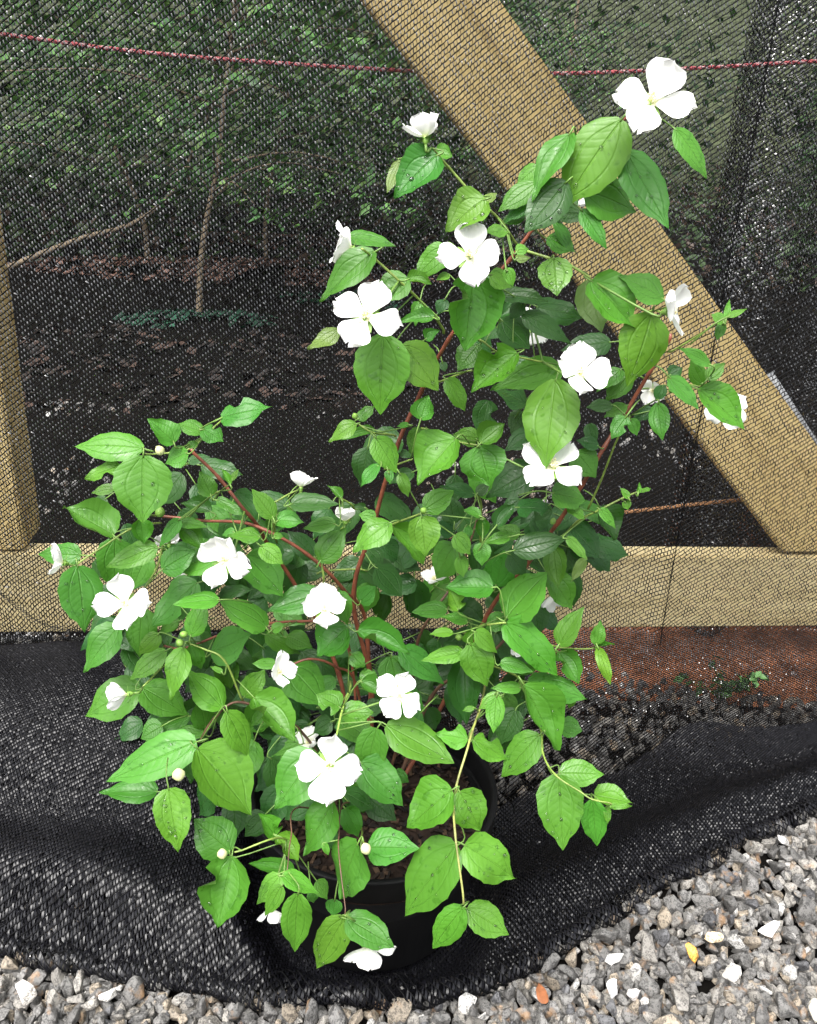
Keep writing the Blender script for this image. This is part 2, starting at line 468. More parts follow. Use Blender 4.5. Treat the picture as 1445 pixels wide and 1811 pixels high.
pl_t, pl_b = pr_t+Vector((-.10, -.009, 0)), pr_b+Vector((-.10, -.009, 0))
dv = (pr_t-pr_b)
board('post_board', (pl_t+dv*1.5, pr_t+dv*1.5, pr_b+Vector((0, 0, .002)), pl_b+Vector((0, 0, .002))), .085, WOOD_A,
      'upright pine post with a weathered grey side standing on the sill board', dv)
pp = [onwall(1362, 672, .075), onwall(1445, 800, .075), onwall(1560, 975, .075)]
V, F = tube_arrays([ext(pp[1], pp[0], 1.05)]+pp[1:], [.011]*3, 12)
tag(build('plastic_pipe', V, F, WHITEP), 'pale grey plastic pipe along the upper edge of the diagonal brace', 'pipe')

# ropes: three twisted strands each
def rope(name, px, off, r, mats, label, pitch=.028):
    line = spline([onwall(x, y, off) for x, y in px], 40)
    root = empty(name, line[0]); tag(root, label, 'rope')
    L = 0; acc = [0]
    for a, b in zip(line, line[1:]): L += (b-a).length; acc.append(L)
    N = int(L/.0035); pts = []; j = 0
    for i in range(N+1):
        s = L*i/N
        while j < len(acc)-2 and acc[j+1] < s: j += 1
        pts.append(line[j].lerp(line[j+1], (s-acc[j])/max(1e-9, acc[j+1]-acc[j])))
    t = (pts[-1]-pts[0]).normalized(); a = Vector((0, 0, 1)); a = (a-t*a.dot(t)).normalized(); b = t.cross(a)
    for k, mt in enumerate(mats):
        st = []
        for i, p in enumerate(pts):
            an = 2*math.pi*(L*i/N/pitch + k/len(mats)); st.append(p+(a*math.cos(an)+b*math.sin(an))*r*.5)
        V, F = tube_arrays(st, [r*.56]*len(st), 6); build('strand', V, F, mt, root)
rope('red_rope', [(-120, 44), (0, 60), (300, 97), (720, 125), (975, 130), (1200, 122), (1445, 108), (1600, 96)], .06, .0027, (ROPE_R, ROPE_W, ROPE_R),
     'thin red and white twisted rope strung behind the netting')
rope('brown_rope', [(700, 955), (850, 945), (990, 921), (1130, 903), (1310, 884), (1500, 872)], .07, .0034, (ROPE_B, ROPE_B, ROPE_B),
     'brown twisted rope crossing low behind the netting beside the brace')

# ------------------------------------------------------------------ shade cloth (knitted, every strand real)
HTOP, HB = 1.34, SILL_B + .01
LW, LL = HTOP-HB, .70
def sstep(a, b, x):
    t = np.clip((x-a)/(b-a), 0, 1); return t*t*(3-2*t)
def fold_noise(x, y, k=1.0):
    return (np.sin(7.3*x*k+3.1*y*k+1.3)+np.sin(11.9*x*k-6.7*y*k+.4)*.7+np.sin(4.1*x*k+13.7*y*k+2.2)*.6+np.sin(23*x*k+17*y*k)*.35)/2.65
crease_u = onwall(1272, 500).x
def cloth_A(u, s, lift=0.0, amp=1.0, ph=0.0):
    """u across (m), s down the cloth from its top edge (m)"""
    u = np.asarray(u, float); s = np.asarray(s, float)
    wall = s < LW
    h = HTOP - s
    cu = crease_u + .015*np.sin(3*s)
    cre = -.016*np.exp(-((u-cu)/.018)**2)
    yw = WY-.016+WK*u + cre*.5 - .006*(1+fold_noise(u, s, .9)) 
    # below the sill the cloth slides out on to the ground
    t = np.clip((s-LW)/LL, 0, 1.0)
    ye = edgeY(u); y0 = WY-.018+WK*u
    a = (1-t)**3; b = 3*(1-t)**2*t; c = 3*(1-t)*t*t; d = t**3
    left = sstep(.15, -.35, u)
    y1 = y0-.015; y2 = y0*.55+ye*.45
    yl = a*y0+b*y1+c*y2+d*ye
    zl = a*HB+b*(.02+.06*left)+c*(.012+.05*left)+d*.006
    zl = zl + (.012+.055*left)*np.sin(np.pi*np.clip(t, 0, 1))**1.2
    zl = zl - .055*left*np.exp(-((t-.13)/.06)**2) + .03*np.exp(-((t-.9)/.07)**2)
    zl = zl + amp*(.010+.006*left)*fold_noise(u+ph, yl*1.3+ph, 1.6)*np.sin(np.pi*t)**.6
    zl = zl + amp*.0025*fold_noise(u*1.9+ph, yl*2.1, 1.9)*np.minimum(1, t*5)
    dist = np.hypot(u-POT.x, yl-POT.y)
    k = sstep(.128, .185, dist)
    zl = .006 + np.maximum(zl+lift-.006, .0)*k
    x = u + 0*s
    y = np.where(wall, yw, yl+cre*.5*np.maximum(0, 1-t*4)-.006*(1+fold_noise(u, s, .9))*np.maximum(0, 1-t*6)); z = np.where(wall, h, zl)
    return np.stack([x, y, z], -1)
def knit(name, S, dom, ang, pitch, seg, rw, tw, mask=None, jit=.00022, tape_p=1.0, seed=0, slant=.35, parent=None, tl=.4, skip=.12, tm=.1, tmat=None, warp=None):
    """S(u,s)->xyz ; lattice of threads along ang with short flat tapes between"""
    g_ = np.random.default_rng(seed)
    u0_, u1_, s0_, s1_ = dom
    e1 = np.array([math.cos(ang), -math.sin(ang)]); e2 = np.array([math.sin(ang), math.cos(ang)])   # s runs down
    cen = np.array([(u0_+u1_)/2, (s0_+s1_)/2]); rad = math.hypot(u1_-u0_, s1_-s0_)/2
    ni, nj = int(rad/seg)+1, int(rad/pitch)+1
    I, J = np.meshgrid(np.arange(-ni, ni+1), np.arange(-nj, nj+1), indexing='ij')
    U = cen[0]+I*seg*e1[0]+J*pitch*e2[0]; T = cen[1]+I*seg*e1[1]+J*pitch*e2[1]
    # gentle stretch so that rows are never ruled lines
    dU = .010*np.sin(5*U+4*T)+.0035*np.sin(17*T-6*U); dT = .010*np.sin(4*T+5*U+1)+.0035*np.sin(15*U+7*T)
    U2 = U+dU+g_.normal(0, jit, U.shape); T2 = T+dT+g_.normal(0, jit, U.shape)
    if warp is not None: U2, T2 = warp(U2, T2)
    ok = (U > u0_) & (U < u1_) & (T > s0_) & (T < s1_)
    if mask is not None: ok &= mask(U, T)
    P = S(U2, T2)
    Pu = S(U2+.004, T2)-P; Pt = S(U2, T2+.004)-P
    N = np.cross(Pt, Pu); N /= (np.linalg.norm(N, axis=-1, keepdims=True)+1e-12)
    # make normals face the camera side
    flip = (N[..., 1] > 0) & (np.abs(N[..., 1]) > np.abs(N[..., 2])) | ((N[..., 2] < 0) & (np.abs(N[..., 2]) >= np.abs(N[..., 1])))
    N[flip] *= -1
    # warp threads: three-sided
    D = np.zeros_like(P); D[:-1] = P[1:]-P[:-1]; D[-1] = D[-2]
    D /= (np.linalg.norm(D, axis=-1, keepdims=True)+1e-12)
    B = np.cross(N, D)
    zig = np.where(I % 2 == 0, 1, -1)[..., None]*rw*.3
    rws = rw*(1+.12*g_.normal(0, 1, U.shape))[..., None]
    Q = P + B*zig
    tri = np.stack([Q+B*rws, Q-B*rws, Q+N*rws*1.2], 2)       # (ni,nj,3,3)
    idx = (np.arange(U.size).reshape(U.shape))*3
    seg_ok = ok[:-1] & ok[1:]
    a = idx[:-1][seg_ok]; b = idx[1:][seg_ok]
    Fw = np.concatenate([np.stack([a+k, b+k, b+(k+1) % 3, a+(k+1) % 3], -1) for k in (0, 1, 2)])
    V = tri.reshape(-1, 3)
    used = np.zeros(len(V), bool); used[Fw.ravel()] = True; mp = np.cumsum(used)-1
    o1 = link('warp_threads', npmesh('warp_threads', V[used], mp[Fw], True), parent, CLOTH); tag(o1, kind='stuff')
    # tapes
    ii, jj = np.nonzero(ok)
    good = (jj < U.shape[1]-1); ii, jj = ii[good], jj[good]
    i2 = np.clip(ii + np.where(g_.random(len(ii)) < skip, g_.choice([-1, 1], len(ii)), 0), 0, U.shape[0]-1)
    good = ok[i2, jj+1] & (g_.random(len(ii)) < tape_p); ii, jj, i2 = ii[good], jj[good], i2[good]
    A = P[ii, jj]; Bq = P[i2, jj+1]; n = N[ii, jj]; d1 = D[ii, jj]
    A = A + d1*((g_.random(len(A))[:, None]-.5)*.16+slant)*seg*.8; Bq = Bq + d1*((g_.random(len(A))[:, None]-.5)*.16-slant)*seg*.8
    keep = np.linalg.norm(A-Bq, axis=-1) < 2.3*pitch; A, Bq, n, d1 = A[keep], Bq[keep], n[keep], d1[keep]
    wv_ = tw*(.7+.5*g_.random(len(A)))[:, None]
    tilt = g_.normal(tm, tl, len(A))[:, None]
    side = d1*np.cos(tilt)+n*np.sin(tilt)
    Mx = (A+Bq)/2 + n*(.0004+.0012*g_.random(len(A)))[:, None]
    A = A-n*.0003; Bq = Bq-n*.0003
    Vt = np.stack([A-side*wv_, A+side*wv_, Mx+side*wv_*1.1, Mx-side*wv_*1.1, Bq+side*wv_*.8, Bq-side*wv_*.8], 1).reshape(-1, 3)
    k = np.arange(len(A))*6
    Ft = np.concatenate([np.stack([k, k+1, k+2, k+3], -1), np.stack([k+3, k+2, k+4, k+5], -1)])
    o2 = link('knit_tapes', npmesh('knit_tapes', Vt, Ft, True), parent, tmat or TAPE); tag(o2, kind='stuff')
    return len(Fw)+len(Ft)
lc0, lc1 = onwall(-60, 1012), onwall(150, 1108)
def seam_warp(U, T):
    # rows bunch together along the upright fold on the right and a short sagging pucker over the left end of the sill
    cu = crease_u+.002*np.sin(5*T); d = U-cu
    U = U - .80*d*np.exp(-(d/.016)**2)*(T < LW+.05) - .25*d*np.exp(-(d/.05)**2)
    k = np.clip((U-lc0.x)/(lc1.x-lc0.x), 0, 1); tz = HTOP-(lc0.z+(lc1.z-lc0.z)*k+.012*np.sin(k*7)); e = T-tz
    on = (U < lc1.x+.02)
    T = T - on*.75*e*np.exp(-(e/.018)**2)
    return U, T
cl = empty('shade_cloth', (0, WY-.02, HB)); tag(cl, 'black knitted shade cloth stretched over the boards and spilling on to the gravel', 'shade cloth')
nq = knit('front', cloth_A, (-.95, 1.0, 0, LW+LL*.999), R(37), .0063, .0050, .00082, .00080, seed=1, parent=cl, tape_p=.97, tl=.34, tm=-.5, warp=seam_warp, skip=.02, jit=.00012)
# the spare width of cloth doubled back over itself on the ground
def mB(U, T):
    t = (T-LW)/LL; return t > (.06+.56*sstep(-.12, .10, U)+.05*np.sin(9*U)+.03*np.sin(23*U))
nq += knit('double', lambda u, s: cloth_A(u, s, .005), (-.95, 1.0, LW, LW+LL*.992), R(37), .0054, .0042, .0009, .0016, seed=2, parent=cl, mask=mB, tl=.12, tmat=TAPE_G, skip=.04, jit=.0001)
def mC(U, T):
    t = (T-LW)/LL; return (t > (.12+.60*sstep(-.12, .10, U)+.04*np.sin(11*U+1)))
nq += knit('third', lambda u, s: cloth_A(u, s, .009), (-.95, 1.0, LW, LW+LL*.985), R(35), .0052, .0040, .0008, .0012, seed=3, parent=cl, mask=mC, tl=.3, tmat=TAPE_G, skip=.04, jit=.0001)
# the front edge is rolled under on itself
def hem_roll(u, s):
    u = np.asarray(u, float); s = np.asarray(s, float)
    r_ = .0100+.0035*fold_noise(u*2.3, u*1.1, 2.2); an = s/.0085
    ye = edgeY(u)+.010+.006*fold_noise(u*1.7, .3, 2.6)
    return np.stack([u+0*s, ye-r_*1.7*np.cos(an), np.maximum(.001, .017+r_*np.sin(an)*1.2+.004*fold_noise(u*3, .7, 2))], -1)
nq += knit('hem', hem_roll, (-.95, 1.0, -.015, .045), R(30), .0048, .0045, .0009, .0016, seed=9, parent=cl, tl=.3, tmat=TAPE_G)
# a second panel hanging behind the brace on the right
bu = onwall(1262, 400, .13).x
cb = empty('hanging_shade_cloth', (bu+.3, WY+.13, 0)); tag(cb, 'dense black shade cloth panel hanging in pleats behind the diagonal brace', 'shade cloth')
def cloth_B(u, s):
    u = np.asarray(u, float); s = np.asarray(s, float)
    y = WY+.13+WK*u+.032*np.sin((u-bu)*42+.6*np.sin(3*s))*np.exp(-np.maximum(0, u-bu)*3.2)+.012*fold_noise(u, s, 1.3)
    return np.stack([u+.02*np.sin(2.2*s), y, 1.36-s], -1)
nq += knit('pleats', cloth_B, (bu, bu+.62, 0, 1.35), R(40), .0050, .0044, .0006, .0014, seed=4, parent=cb, tl=.5, tm=-.65)
nq += knit('pleats', lambda u, s: cloth_B(u, s)+np.array([0, .018, 0]), (bu-.005, bu+.055, 0, 1.35), R(52), .0058, .0050, .0006, .0012, seed=6, parent=cb, tl=.5, tm=-.65)
print('cloth quads', nq)

# ------------------------------------------------------------------ pot
def lathe(prof, n=64):
    V = [(r*math.cos(2*math.pi*k/n), r*math.sin(2*math.pi*k/n), z) for r, z in prof for k in range(n)]
    F = [(i*n+k, i*n+(k+1) % n, (i+1)*n+(k+1) % n, (i+1)*n+k) for i in range(len(prof)-1) for k in range(n)]
    return V, F
PZ = .012; H = POT_H-PZ; rb = .118
pot = empty('flower_pot', (POT.x, POT.y, PZ)); tag(pot, 'round black plastic nursery pot standing on the shade cloth', 'pot')
Mp = Matrix.Translation(pot.location)
V, F = lathe([(.0, .002), (rb*.95, .002), (rb, .008), (RIM_R*.90, H-.034), (RIM_R*.93, H-.030), (RIM_R*.915, H-.028), (RIM_R*.90, H-.05), (rb*.97, .02)])
build('pot_wall', V, F, POTM, pot, True, Mp)
V, F = lathe([(RIM_R*.93, H-.032), (RIM_R*.985, H-.030), (RIM_R*.99, H-.004), (RIM_R, H-.001), (RIM_R*.99, H), (RIM_R*.955, H), (RIM_R*.945, H-.006), (RIM_R*.92, H-.034)])
build('pot_rim', V, F, POTM, pot, True, Mp)
SZ = H-.045
V = [(0, 0, SZ+.012)]; F = []
for i in range(1, 13):
    for k in range(48):
        r_ = RIM_R*.915*i/12; a_ = 2*math.pi*k/48
        V.append((r_*math.cos(a_), r_*math.sin(a_), SZ+.012*(1-(i/12)**2)+.004*mnoise.noise((r_*60*math.cos(a_), r_*60*math.sin(a_), 0))))
for k in range(48): F.append((0, 1+k, 1+(k+1) % 48))
for i in range(11):
    for k in range(48): F.append((1+i*48+k, 1+(i+1)*48+k, 1+(i+1)*48+(k+1) % 48, 1+i*48+(k+1) % 48))
soil = build('potting_soil', V, F, SOIL, pot, True, Mp)
cv, cf, cc = [], [], []
for i in range(900):
    a_, q = random.uniform(0, 6.283), RIM_R*.89*math.sqrt(random.random())
    p = Vector((q*math.cos(a_), q*math.sin(a_), SZ+.012*(1-(q/RIM_R)**2)+random.uniform(.001, .006)))
    e = Euler((random.gauss(0, .35), random.gauss(0, .35), random.uniform(0, 6.28))).to_matrix()
    sx, sy, sz = random.uniform(.002, .009), random.uniform(.001, .0035), random.uniform(.0006, .0016)
    o_ = len(cv); c = random.choice([(.016, .009, .006), (.010, .006, .0045), (.03, .017, .010), (.008, .005, .004), (.055, .032, .018)])
    for a3 in (-1, 1):
        for b3 in (-1, 1):
            for c3 in (-1, 1):
                cv.append(tuple(p+e @ Vector((a3*sx*random.uniform(.7, 1), b3*sy*random.uniform(.6, 1), c3*sz)))); cc.append(c)
    cf += [(o_+a4, o_+b4, o_+c4, o_+d4) for a4, b4, c4, d4 in ((0, 1, 3, 2), (4, 6, 7, 5), (0, 4, 5, 1), (2, 3, 7, 6), (0, 2, 6, 4), (1, 5, 7, 3))]
ch = link('bark_chips', npmesh('bark_chips', cv, cf, False, np.array(cc)), pot, TINT, Mp); tag(ch, kind='stuff')

# ------------------------------------------------------------------ leaf meshes (unit length along +y, unit width along x, face +z)
def leaf_mesh(seed, bite=None, curl=0.0):
    q = random.Random(seed); nl, nw = 12, 6; V, F, UV = [], [], []
    fold = q.uniform(.05, .26); droop = q.uniform(.02, .28); wav = q.uniform(.01, .085); ph = q.uniform(0, 6); tw = q.uniform(-.25, .25)
    pk = q.uniform(.40, .56)
    for j in range(nl+1):
        t = j/nl
        if j == nl: t = 1.0
        ex = .86
        wd = (t+.010)**pk*(1.0-t)**ex
        wd = wd/(((pk/(pk+ex))**pk)*((ex/(pk+ex))**ex))*.5
        if t > .74: wd *= 1-.34*math.sin(math.pi*(t-.74)/.26*.93)
        for i in range(nw+1):
            a = i/nw*2-1; ww = wd*(1+.035*math.sin(t*47+ph)*(abs(a) > .9))
            if bite and bite[0]*a > .2 and abs(t-bite[1]) < bite[2]:
                ww *= 1-(.75*(1-((t-bite[1])/bite[2])**2))*(abs(a)-.2)/.8
            x = a*ww
            z = fold*abs(a)*wd*1.1 - .10*wd*a*a - droop*t*t + wav*math.sin(t*9+ph+a*1.5)*abs(a)
            z += .028*wd*math.cos(a*9.4)*(1-t)          # quilting between the main veins
            z += curl*max(0, abs(a)-.3)**2*wd*2.5 + tw*a*wd*t*.6
            V.append((x, t*(1-.10*droop), z)); UV.append((i/nw, t))
    for j in range(nl):
        for i in range(nw):
            k = j*(nw+1)+i; F.append((k, k+1, k+nw+2, k+nw+1))
    me = bpy.data.meshes.new('leaf'); me.from_pydata(V, [], F); me.update()
    me.polygons.foreach_set('use_smooth', [True]*len(F))
    ul = me.uv_layers.new(name='UVMap')
    for l in me.loops: ul.data[l.index].uv = UV[l.vertex_index]
    me.materials.append(LEAF); return me, V
LM = [leaf_mesh(300+i) for i in range(20)]+[leaf_mesh(330+i, None, random.uniform(.2, .6)) for i in range(4)]
LB = [leaf_mesh(400, (1, .55, .2)), leaf_mesh(401, (-1, .35, .14)), leaf_mesh(402, (1, .3, .12), .5), leaf_mesh(403, None, .9)]

TONES = {1: (.080, .230, .020), 2: (.054, .180, .018), 3: (.022, .082, .014), 4: (.10, .17, .02)}  # tone 3 has the shade among the back leaves put into its colour
# crops of the photograph the leaf list was read in: origin and magnification
CROPS = {'A': (500, 180, 2.89), 'B': (900, 100, 2.89), 'C': (0, 600, 2.4083), 'D': (500, 600, 2.89), 'E': (945, 550, 2.89),
         'G': (100, 900, 2.89), 'H': (500, 950, 2.89), 'I': (750, 950, 2.89), 'J': (300, 1350, 2.223), 'L': (0, 1100, 2.548)}
# base x, base y, tip x, tip y, width, layer (0 in front), tone
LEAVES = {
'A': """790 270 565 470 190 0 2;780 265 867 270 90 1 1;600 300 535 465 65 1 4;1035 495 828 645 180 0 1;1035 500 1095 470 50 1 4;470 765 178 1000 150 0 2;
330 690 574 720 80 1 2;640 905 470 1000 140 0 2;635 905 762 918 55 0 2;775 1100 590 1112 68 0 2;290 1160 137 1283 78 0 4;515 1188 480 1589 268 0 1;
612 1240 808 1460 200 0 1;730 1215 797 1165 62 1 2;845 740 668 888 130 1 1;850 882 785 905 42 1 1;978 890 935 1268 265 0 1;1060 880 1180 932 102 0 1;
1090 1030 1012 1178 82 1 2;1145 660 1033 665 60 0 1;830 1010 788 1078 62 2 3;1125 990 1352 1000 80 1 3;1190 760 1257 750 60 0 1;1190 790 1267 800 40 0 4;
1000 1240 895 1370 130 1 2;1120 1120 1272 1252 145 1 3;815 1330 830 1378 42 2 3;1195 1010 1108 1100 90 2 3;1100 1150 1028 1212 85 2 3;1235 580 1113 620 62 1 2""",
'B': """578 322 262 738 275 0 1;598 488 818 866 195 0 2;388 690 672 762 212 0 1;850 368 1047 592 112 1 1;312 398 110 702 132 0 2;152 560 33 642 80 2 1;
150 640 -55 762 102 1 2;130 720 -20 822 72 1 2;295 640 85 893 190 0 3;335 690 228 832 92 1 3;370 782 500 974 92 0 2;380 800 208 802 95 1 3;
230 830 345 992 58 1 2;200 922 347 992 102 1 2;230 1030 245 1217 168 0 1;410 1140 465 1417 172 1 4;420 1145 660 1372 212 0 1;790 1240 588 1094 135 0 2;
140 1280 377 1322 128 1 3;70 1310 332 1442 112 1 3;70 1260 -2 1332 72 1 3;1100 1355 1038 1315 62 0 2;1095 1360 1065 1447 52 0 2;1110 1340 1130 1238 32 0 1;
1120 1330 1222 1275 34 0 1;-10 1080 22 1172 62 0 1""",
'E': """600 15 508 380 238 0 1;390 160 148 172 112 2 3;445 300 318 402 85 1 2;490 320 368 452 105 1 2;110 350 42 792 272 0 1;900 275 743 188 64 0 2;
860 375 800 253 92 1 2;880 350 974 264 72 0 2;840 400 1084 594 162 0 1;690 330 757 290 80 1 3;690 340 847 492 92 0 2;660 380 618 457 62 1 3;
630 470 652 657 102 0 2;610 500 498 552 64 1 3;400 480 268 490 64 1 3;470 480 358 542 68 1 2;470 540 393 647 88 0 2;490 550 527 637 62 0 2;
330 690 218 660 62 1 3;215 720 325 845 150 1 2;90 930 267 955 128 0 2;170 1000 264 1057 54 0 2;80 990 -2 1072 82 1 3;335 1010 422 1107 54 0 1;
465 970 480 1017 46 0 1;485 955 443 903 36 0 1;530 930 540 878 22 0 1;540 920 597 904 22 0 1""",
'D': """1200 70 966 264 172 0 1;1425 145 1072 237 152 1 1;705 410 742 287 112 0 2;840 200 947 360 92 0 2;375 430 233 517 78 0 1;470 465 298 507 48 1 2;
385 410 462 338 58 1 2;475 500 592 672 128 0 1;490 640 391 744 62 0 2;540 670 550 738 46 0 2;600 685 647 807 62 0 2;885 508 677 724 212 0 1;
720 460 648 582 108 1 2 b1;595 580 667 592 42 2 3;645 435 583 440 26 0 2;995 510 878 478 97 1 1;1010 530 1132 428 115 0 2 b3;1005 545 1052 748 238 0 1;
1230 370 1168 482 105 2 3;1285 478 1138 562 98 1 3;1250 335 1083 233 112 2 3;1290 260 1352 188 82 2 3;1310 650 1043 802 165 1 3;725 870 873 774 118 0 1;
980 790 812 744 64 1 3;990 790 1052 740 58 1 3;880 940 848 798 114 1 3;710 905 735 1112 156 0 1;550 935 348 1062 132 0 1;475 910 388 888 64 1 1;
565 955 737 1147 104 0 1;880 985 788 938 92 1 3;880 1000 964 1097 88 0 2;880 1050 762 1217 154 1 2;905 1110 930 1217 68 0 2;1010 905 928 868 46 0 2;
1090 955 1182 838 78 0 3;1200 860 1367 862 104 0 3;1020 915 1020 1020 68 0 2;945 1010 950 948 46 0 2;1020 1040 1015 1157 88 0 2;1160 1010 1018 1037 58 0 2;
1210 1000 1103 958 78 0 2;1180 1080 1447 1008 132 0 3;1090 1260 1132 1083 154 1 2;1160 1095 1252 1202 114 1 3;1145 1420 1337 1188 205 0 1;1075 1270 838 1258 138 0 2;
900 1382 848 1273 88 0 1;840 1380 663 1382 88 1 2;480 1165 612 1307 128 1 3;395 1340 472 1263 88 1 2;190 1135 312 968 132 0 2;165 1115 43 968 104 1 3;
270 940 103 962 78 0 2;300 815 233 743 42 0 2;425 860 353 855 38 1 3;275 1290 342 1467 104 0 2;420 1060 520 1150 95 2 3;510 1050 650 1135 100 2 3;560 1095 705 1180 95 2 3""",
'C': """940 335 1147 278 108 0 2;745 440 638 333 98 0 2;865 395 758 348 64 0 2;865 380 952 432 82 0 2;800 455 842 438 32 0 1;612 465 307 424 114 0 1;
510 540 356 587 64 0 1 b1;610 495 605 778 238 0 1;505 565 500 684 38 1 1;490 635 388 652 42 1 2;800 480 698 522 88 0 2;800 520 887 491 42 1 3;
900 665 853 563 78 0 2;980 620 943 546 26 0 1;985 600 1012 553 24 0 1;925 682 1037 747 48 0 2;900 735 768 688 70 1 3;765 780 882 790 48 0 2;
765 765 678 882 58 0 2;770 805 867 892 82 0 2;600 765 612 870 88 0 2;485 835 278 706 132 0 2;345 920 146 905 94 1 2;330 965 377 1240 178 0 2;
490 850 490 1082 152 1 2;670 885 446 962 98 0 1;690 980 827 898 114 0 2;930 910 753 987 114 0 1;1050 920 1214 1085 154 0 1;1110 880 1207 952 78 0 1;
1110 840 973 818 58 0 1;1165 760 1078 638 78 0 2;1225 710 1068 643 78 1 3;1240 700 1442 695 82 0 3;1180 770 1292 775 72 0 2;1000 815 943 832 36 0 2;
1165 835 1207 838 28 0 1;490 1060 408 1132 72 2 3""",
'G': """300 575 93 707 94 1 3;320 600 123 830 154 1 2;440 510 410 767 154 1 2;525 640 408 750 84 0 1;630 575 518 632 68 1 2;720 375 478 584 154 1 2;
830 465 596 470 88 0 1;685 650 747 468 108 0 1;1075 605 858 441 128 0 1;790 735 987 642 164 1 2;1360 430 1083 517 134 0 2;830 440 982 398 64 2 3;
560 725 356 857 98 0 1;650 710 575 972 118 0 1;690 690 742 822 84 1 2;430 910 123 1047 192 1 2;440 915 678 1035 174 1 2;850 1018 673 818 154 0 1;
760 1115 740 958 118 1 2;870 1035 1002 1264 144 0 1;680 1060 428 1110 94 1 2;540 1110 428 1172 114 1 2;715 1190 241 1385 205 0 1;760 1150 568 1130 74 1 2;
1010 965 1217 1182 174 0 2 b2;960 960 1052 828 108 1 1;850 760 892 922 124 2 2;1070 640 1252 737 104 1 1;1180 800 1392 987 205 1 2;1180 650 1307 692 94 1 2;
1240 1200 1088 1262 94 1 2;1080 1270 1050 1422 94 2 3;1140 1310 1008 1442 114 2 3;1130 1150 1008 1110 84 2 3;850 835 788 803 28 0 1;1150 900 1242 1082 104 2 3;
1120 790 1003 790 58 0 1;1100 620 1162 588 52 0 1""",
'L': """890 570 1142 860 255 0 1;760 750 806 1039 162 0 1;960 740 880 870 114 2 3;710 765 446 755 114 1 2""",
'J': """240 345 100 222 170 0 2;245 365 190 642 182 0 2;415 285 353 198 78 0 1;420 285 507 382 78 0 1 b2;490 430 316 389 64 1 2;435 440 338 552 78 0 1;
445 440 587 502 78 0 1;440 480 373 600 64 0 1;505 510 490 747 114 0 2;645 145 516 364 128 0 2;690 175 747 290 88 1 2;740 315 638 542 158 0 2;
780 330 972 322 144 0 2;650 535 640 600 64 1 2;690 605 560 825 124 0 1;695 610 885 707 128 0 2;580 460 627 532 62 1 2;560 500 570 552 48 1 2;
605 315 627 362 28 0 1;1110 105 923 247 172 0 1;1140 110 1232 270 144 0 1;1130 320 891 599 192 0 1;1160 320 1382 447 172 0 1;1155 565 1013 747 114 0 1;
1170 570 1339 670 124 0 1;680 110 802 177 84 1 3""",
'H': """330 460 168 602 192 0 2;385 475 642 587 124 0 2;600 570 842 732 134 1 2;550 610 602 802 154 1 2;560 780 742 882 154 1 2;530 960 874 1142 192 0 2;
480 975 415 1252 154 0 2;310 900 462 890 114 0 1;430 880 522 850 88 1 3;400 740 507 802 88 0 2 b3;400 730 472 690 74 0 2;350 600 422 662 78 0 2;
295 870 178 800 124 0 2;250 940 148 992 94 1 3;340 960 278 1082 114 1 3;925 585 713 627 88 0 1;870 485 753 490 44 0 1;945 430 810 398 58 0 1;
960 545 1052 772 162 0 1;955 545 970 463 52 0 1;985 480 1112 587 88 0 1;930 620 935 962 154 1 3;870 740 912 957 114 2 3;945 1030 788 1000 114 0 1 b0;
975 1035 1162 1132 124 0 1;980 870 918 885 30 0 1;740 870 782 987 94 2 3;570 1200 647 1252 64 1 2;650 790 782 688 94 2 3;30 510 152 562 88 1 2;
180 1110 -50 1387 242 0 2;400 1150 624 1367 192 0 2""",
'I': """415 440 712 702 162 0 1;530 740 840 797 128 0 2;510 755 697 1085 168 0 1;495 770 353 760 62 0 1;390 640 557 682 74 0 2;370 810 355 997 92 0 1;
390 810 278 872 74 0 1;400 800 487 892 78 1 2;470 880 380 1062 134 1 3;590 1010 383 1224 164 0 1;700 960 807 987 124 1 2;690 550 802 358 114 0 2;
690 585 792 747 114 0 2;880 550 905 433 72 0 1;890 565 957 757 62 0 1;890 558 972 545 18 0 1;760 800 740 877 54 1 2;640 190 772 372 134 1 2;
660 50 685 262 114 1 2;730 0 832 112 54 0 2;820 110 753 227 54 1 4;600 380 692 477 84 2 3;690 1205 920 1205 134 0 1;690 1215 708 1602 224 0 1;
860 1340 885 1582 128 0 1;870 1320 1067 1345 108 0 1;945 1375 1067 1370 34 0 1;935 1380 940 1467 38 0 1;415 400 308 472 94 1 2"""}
PLANT_LOC = Vector((POT.x, POT.y, PZ+SZ))
shrub = empty('flowering_shrub', PLANT_LOC); tag(shrub, 'leafy green shrub with white four-petalled flowers growing in the black pot', 'shrub')

def baseF(x, y):
    ys = [0, 250, 700, 1150, 1300, 1450, 1600, 1760]; fs = [.77, .77, .80, .80, .74, .665, .62, .60]
    f = float(np.interp(y, ys, fs))
    d = max(0, abs(x-680)-200)/500
    return f + .03*min(1, d)*(1 if y > 1150 else 0)
def pix(x, y, F_): return atY(x, y, F_)

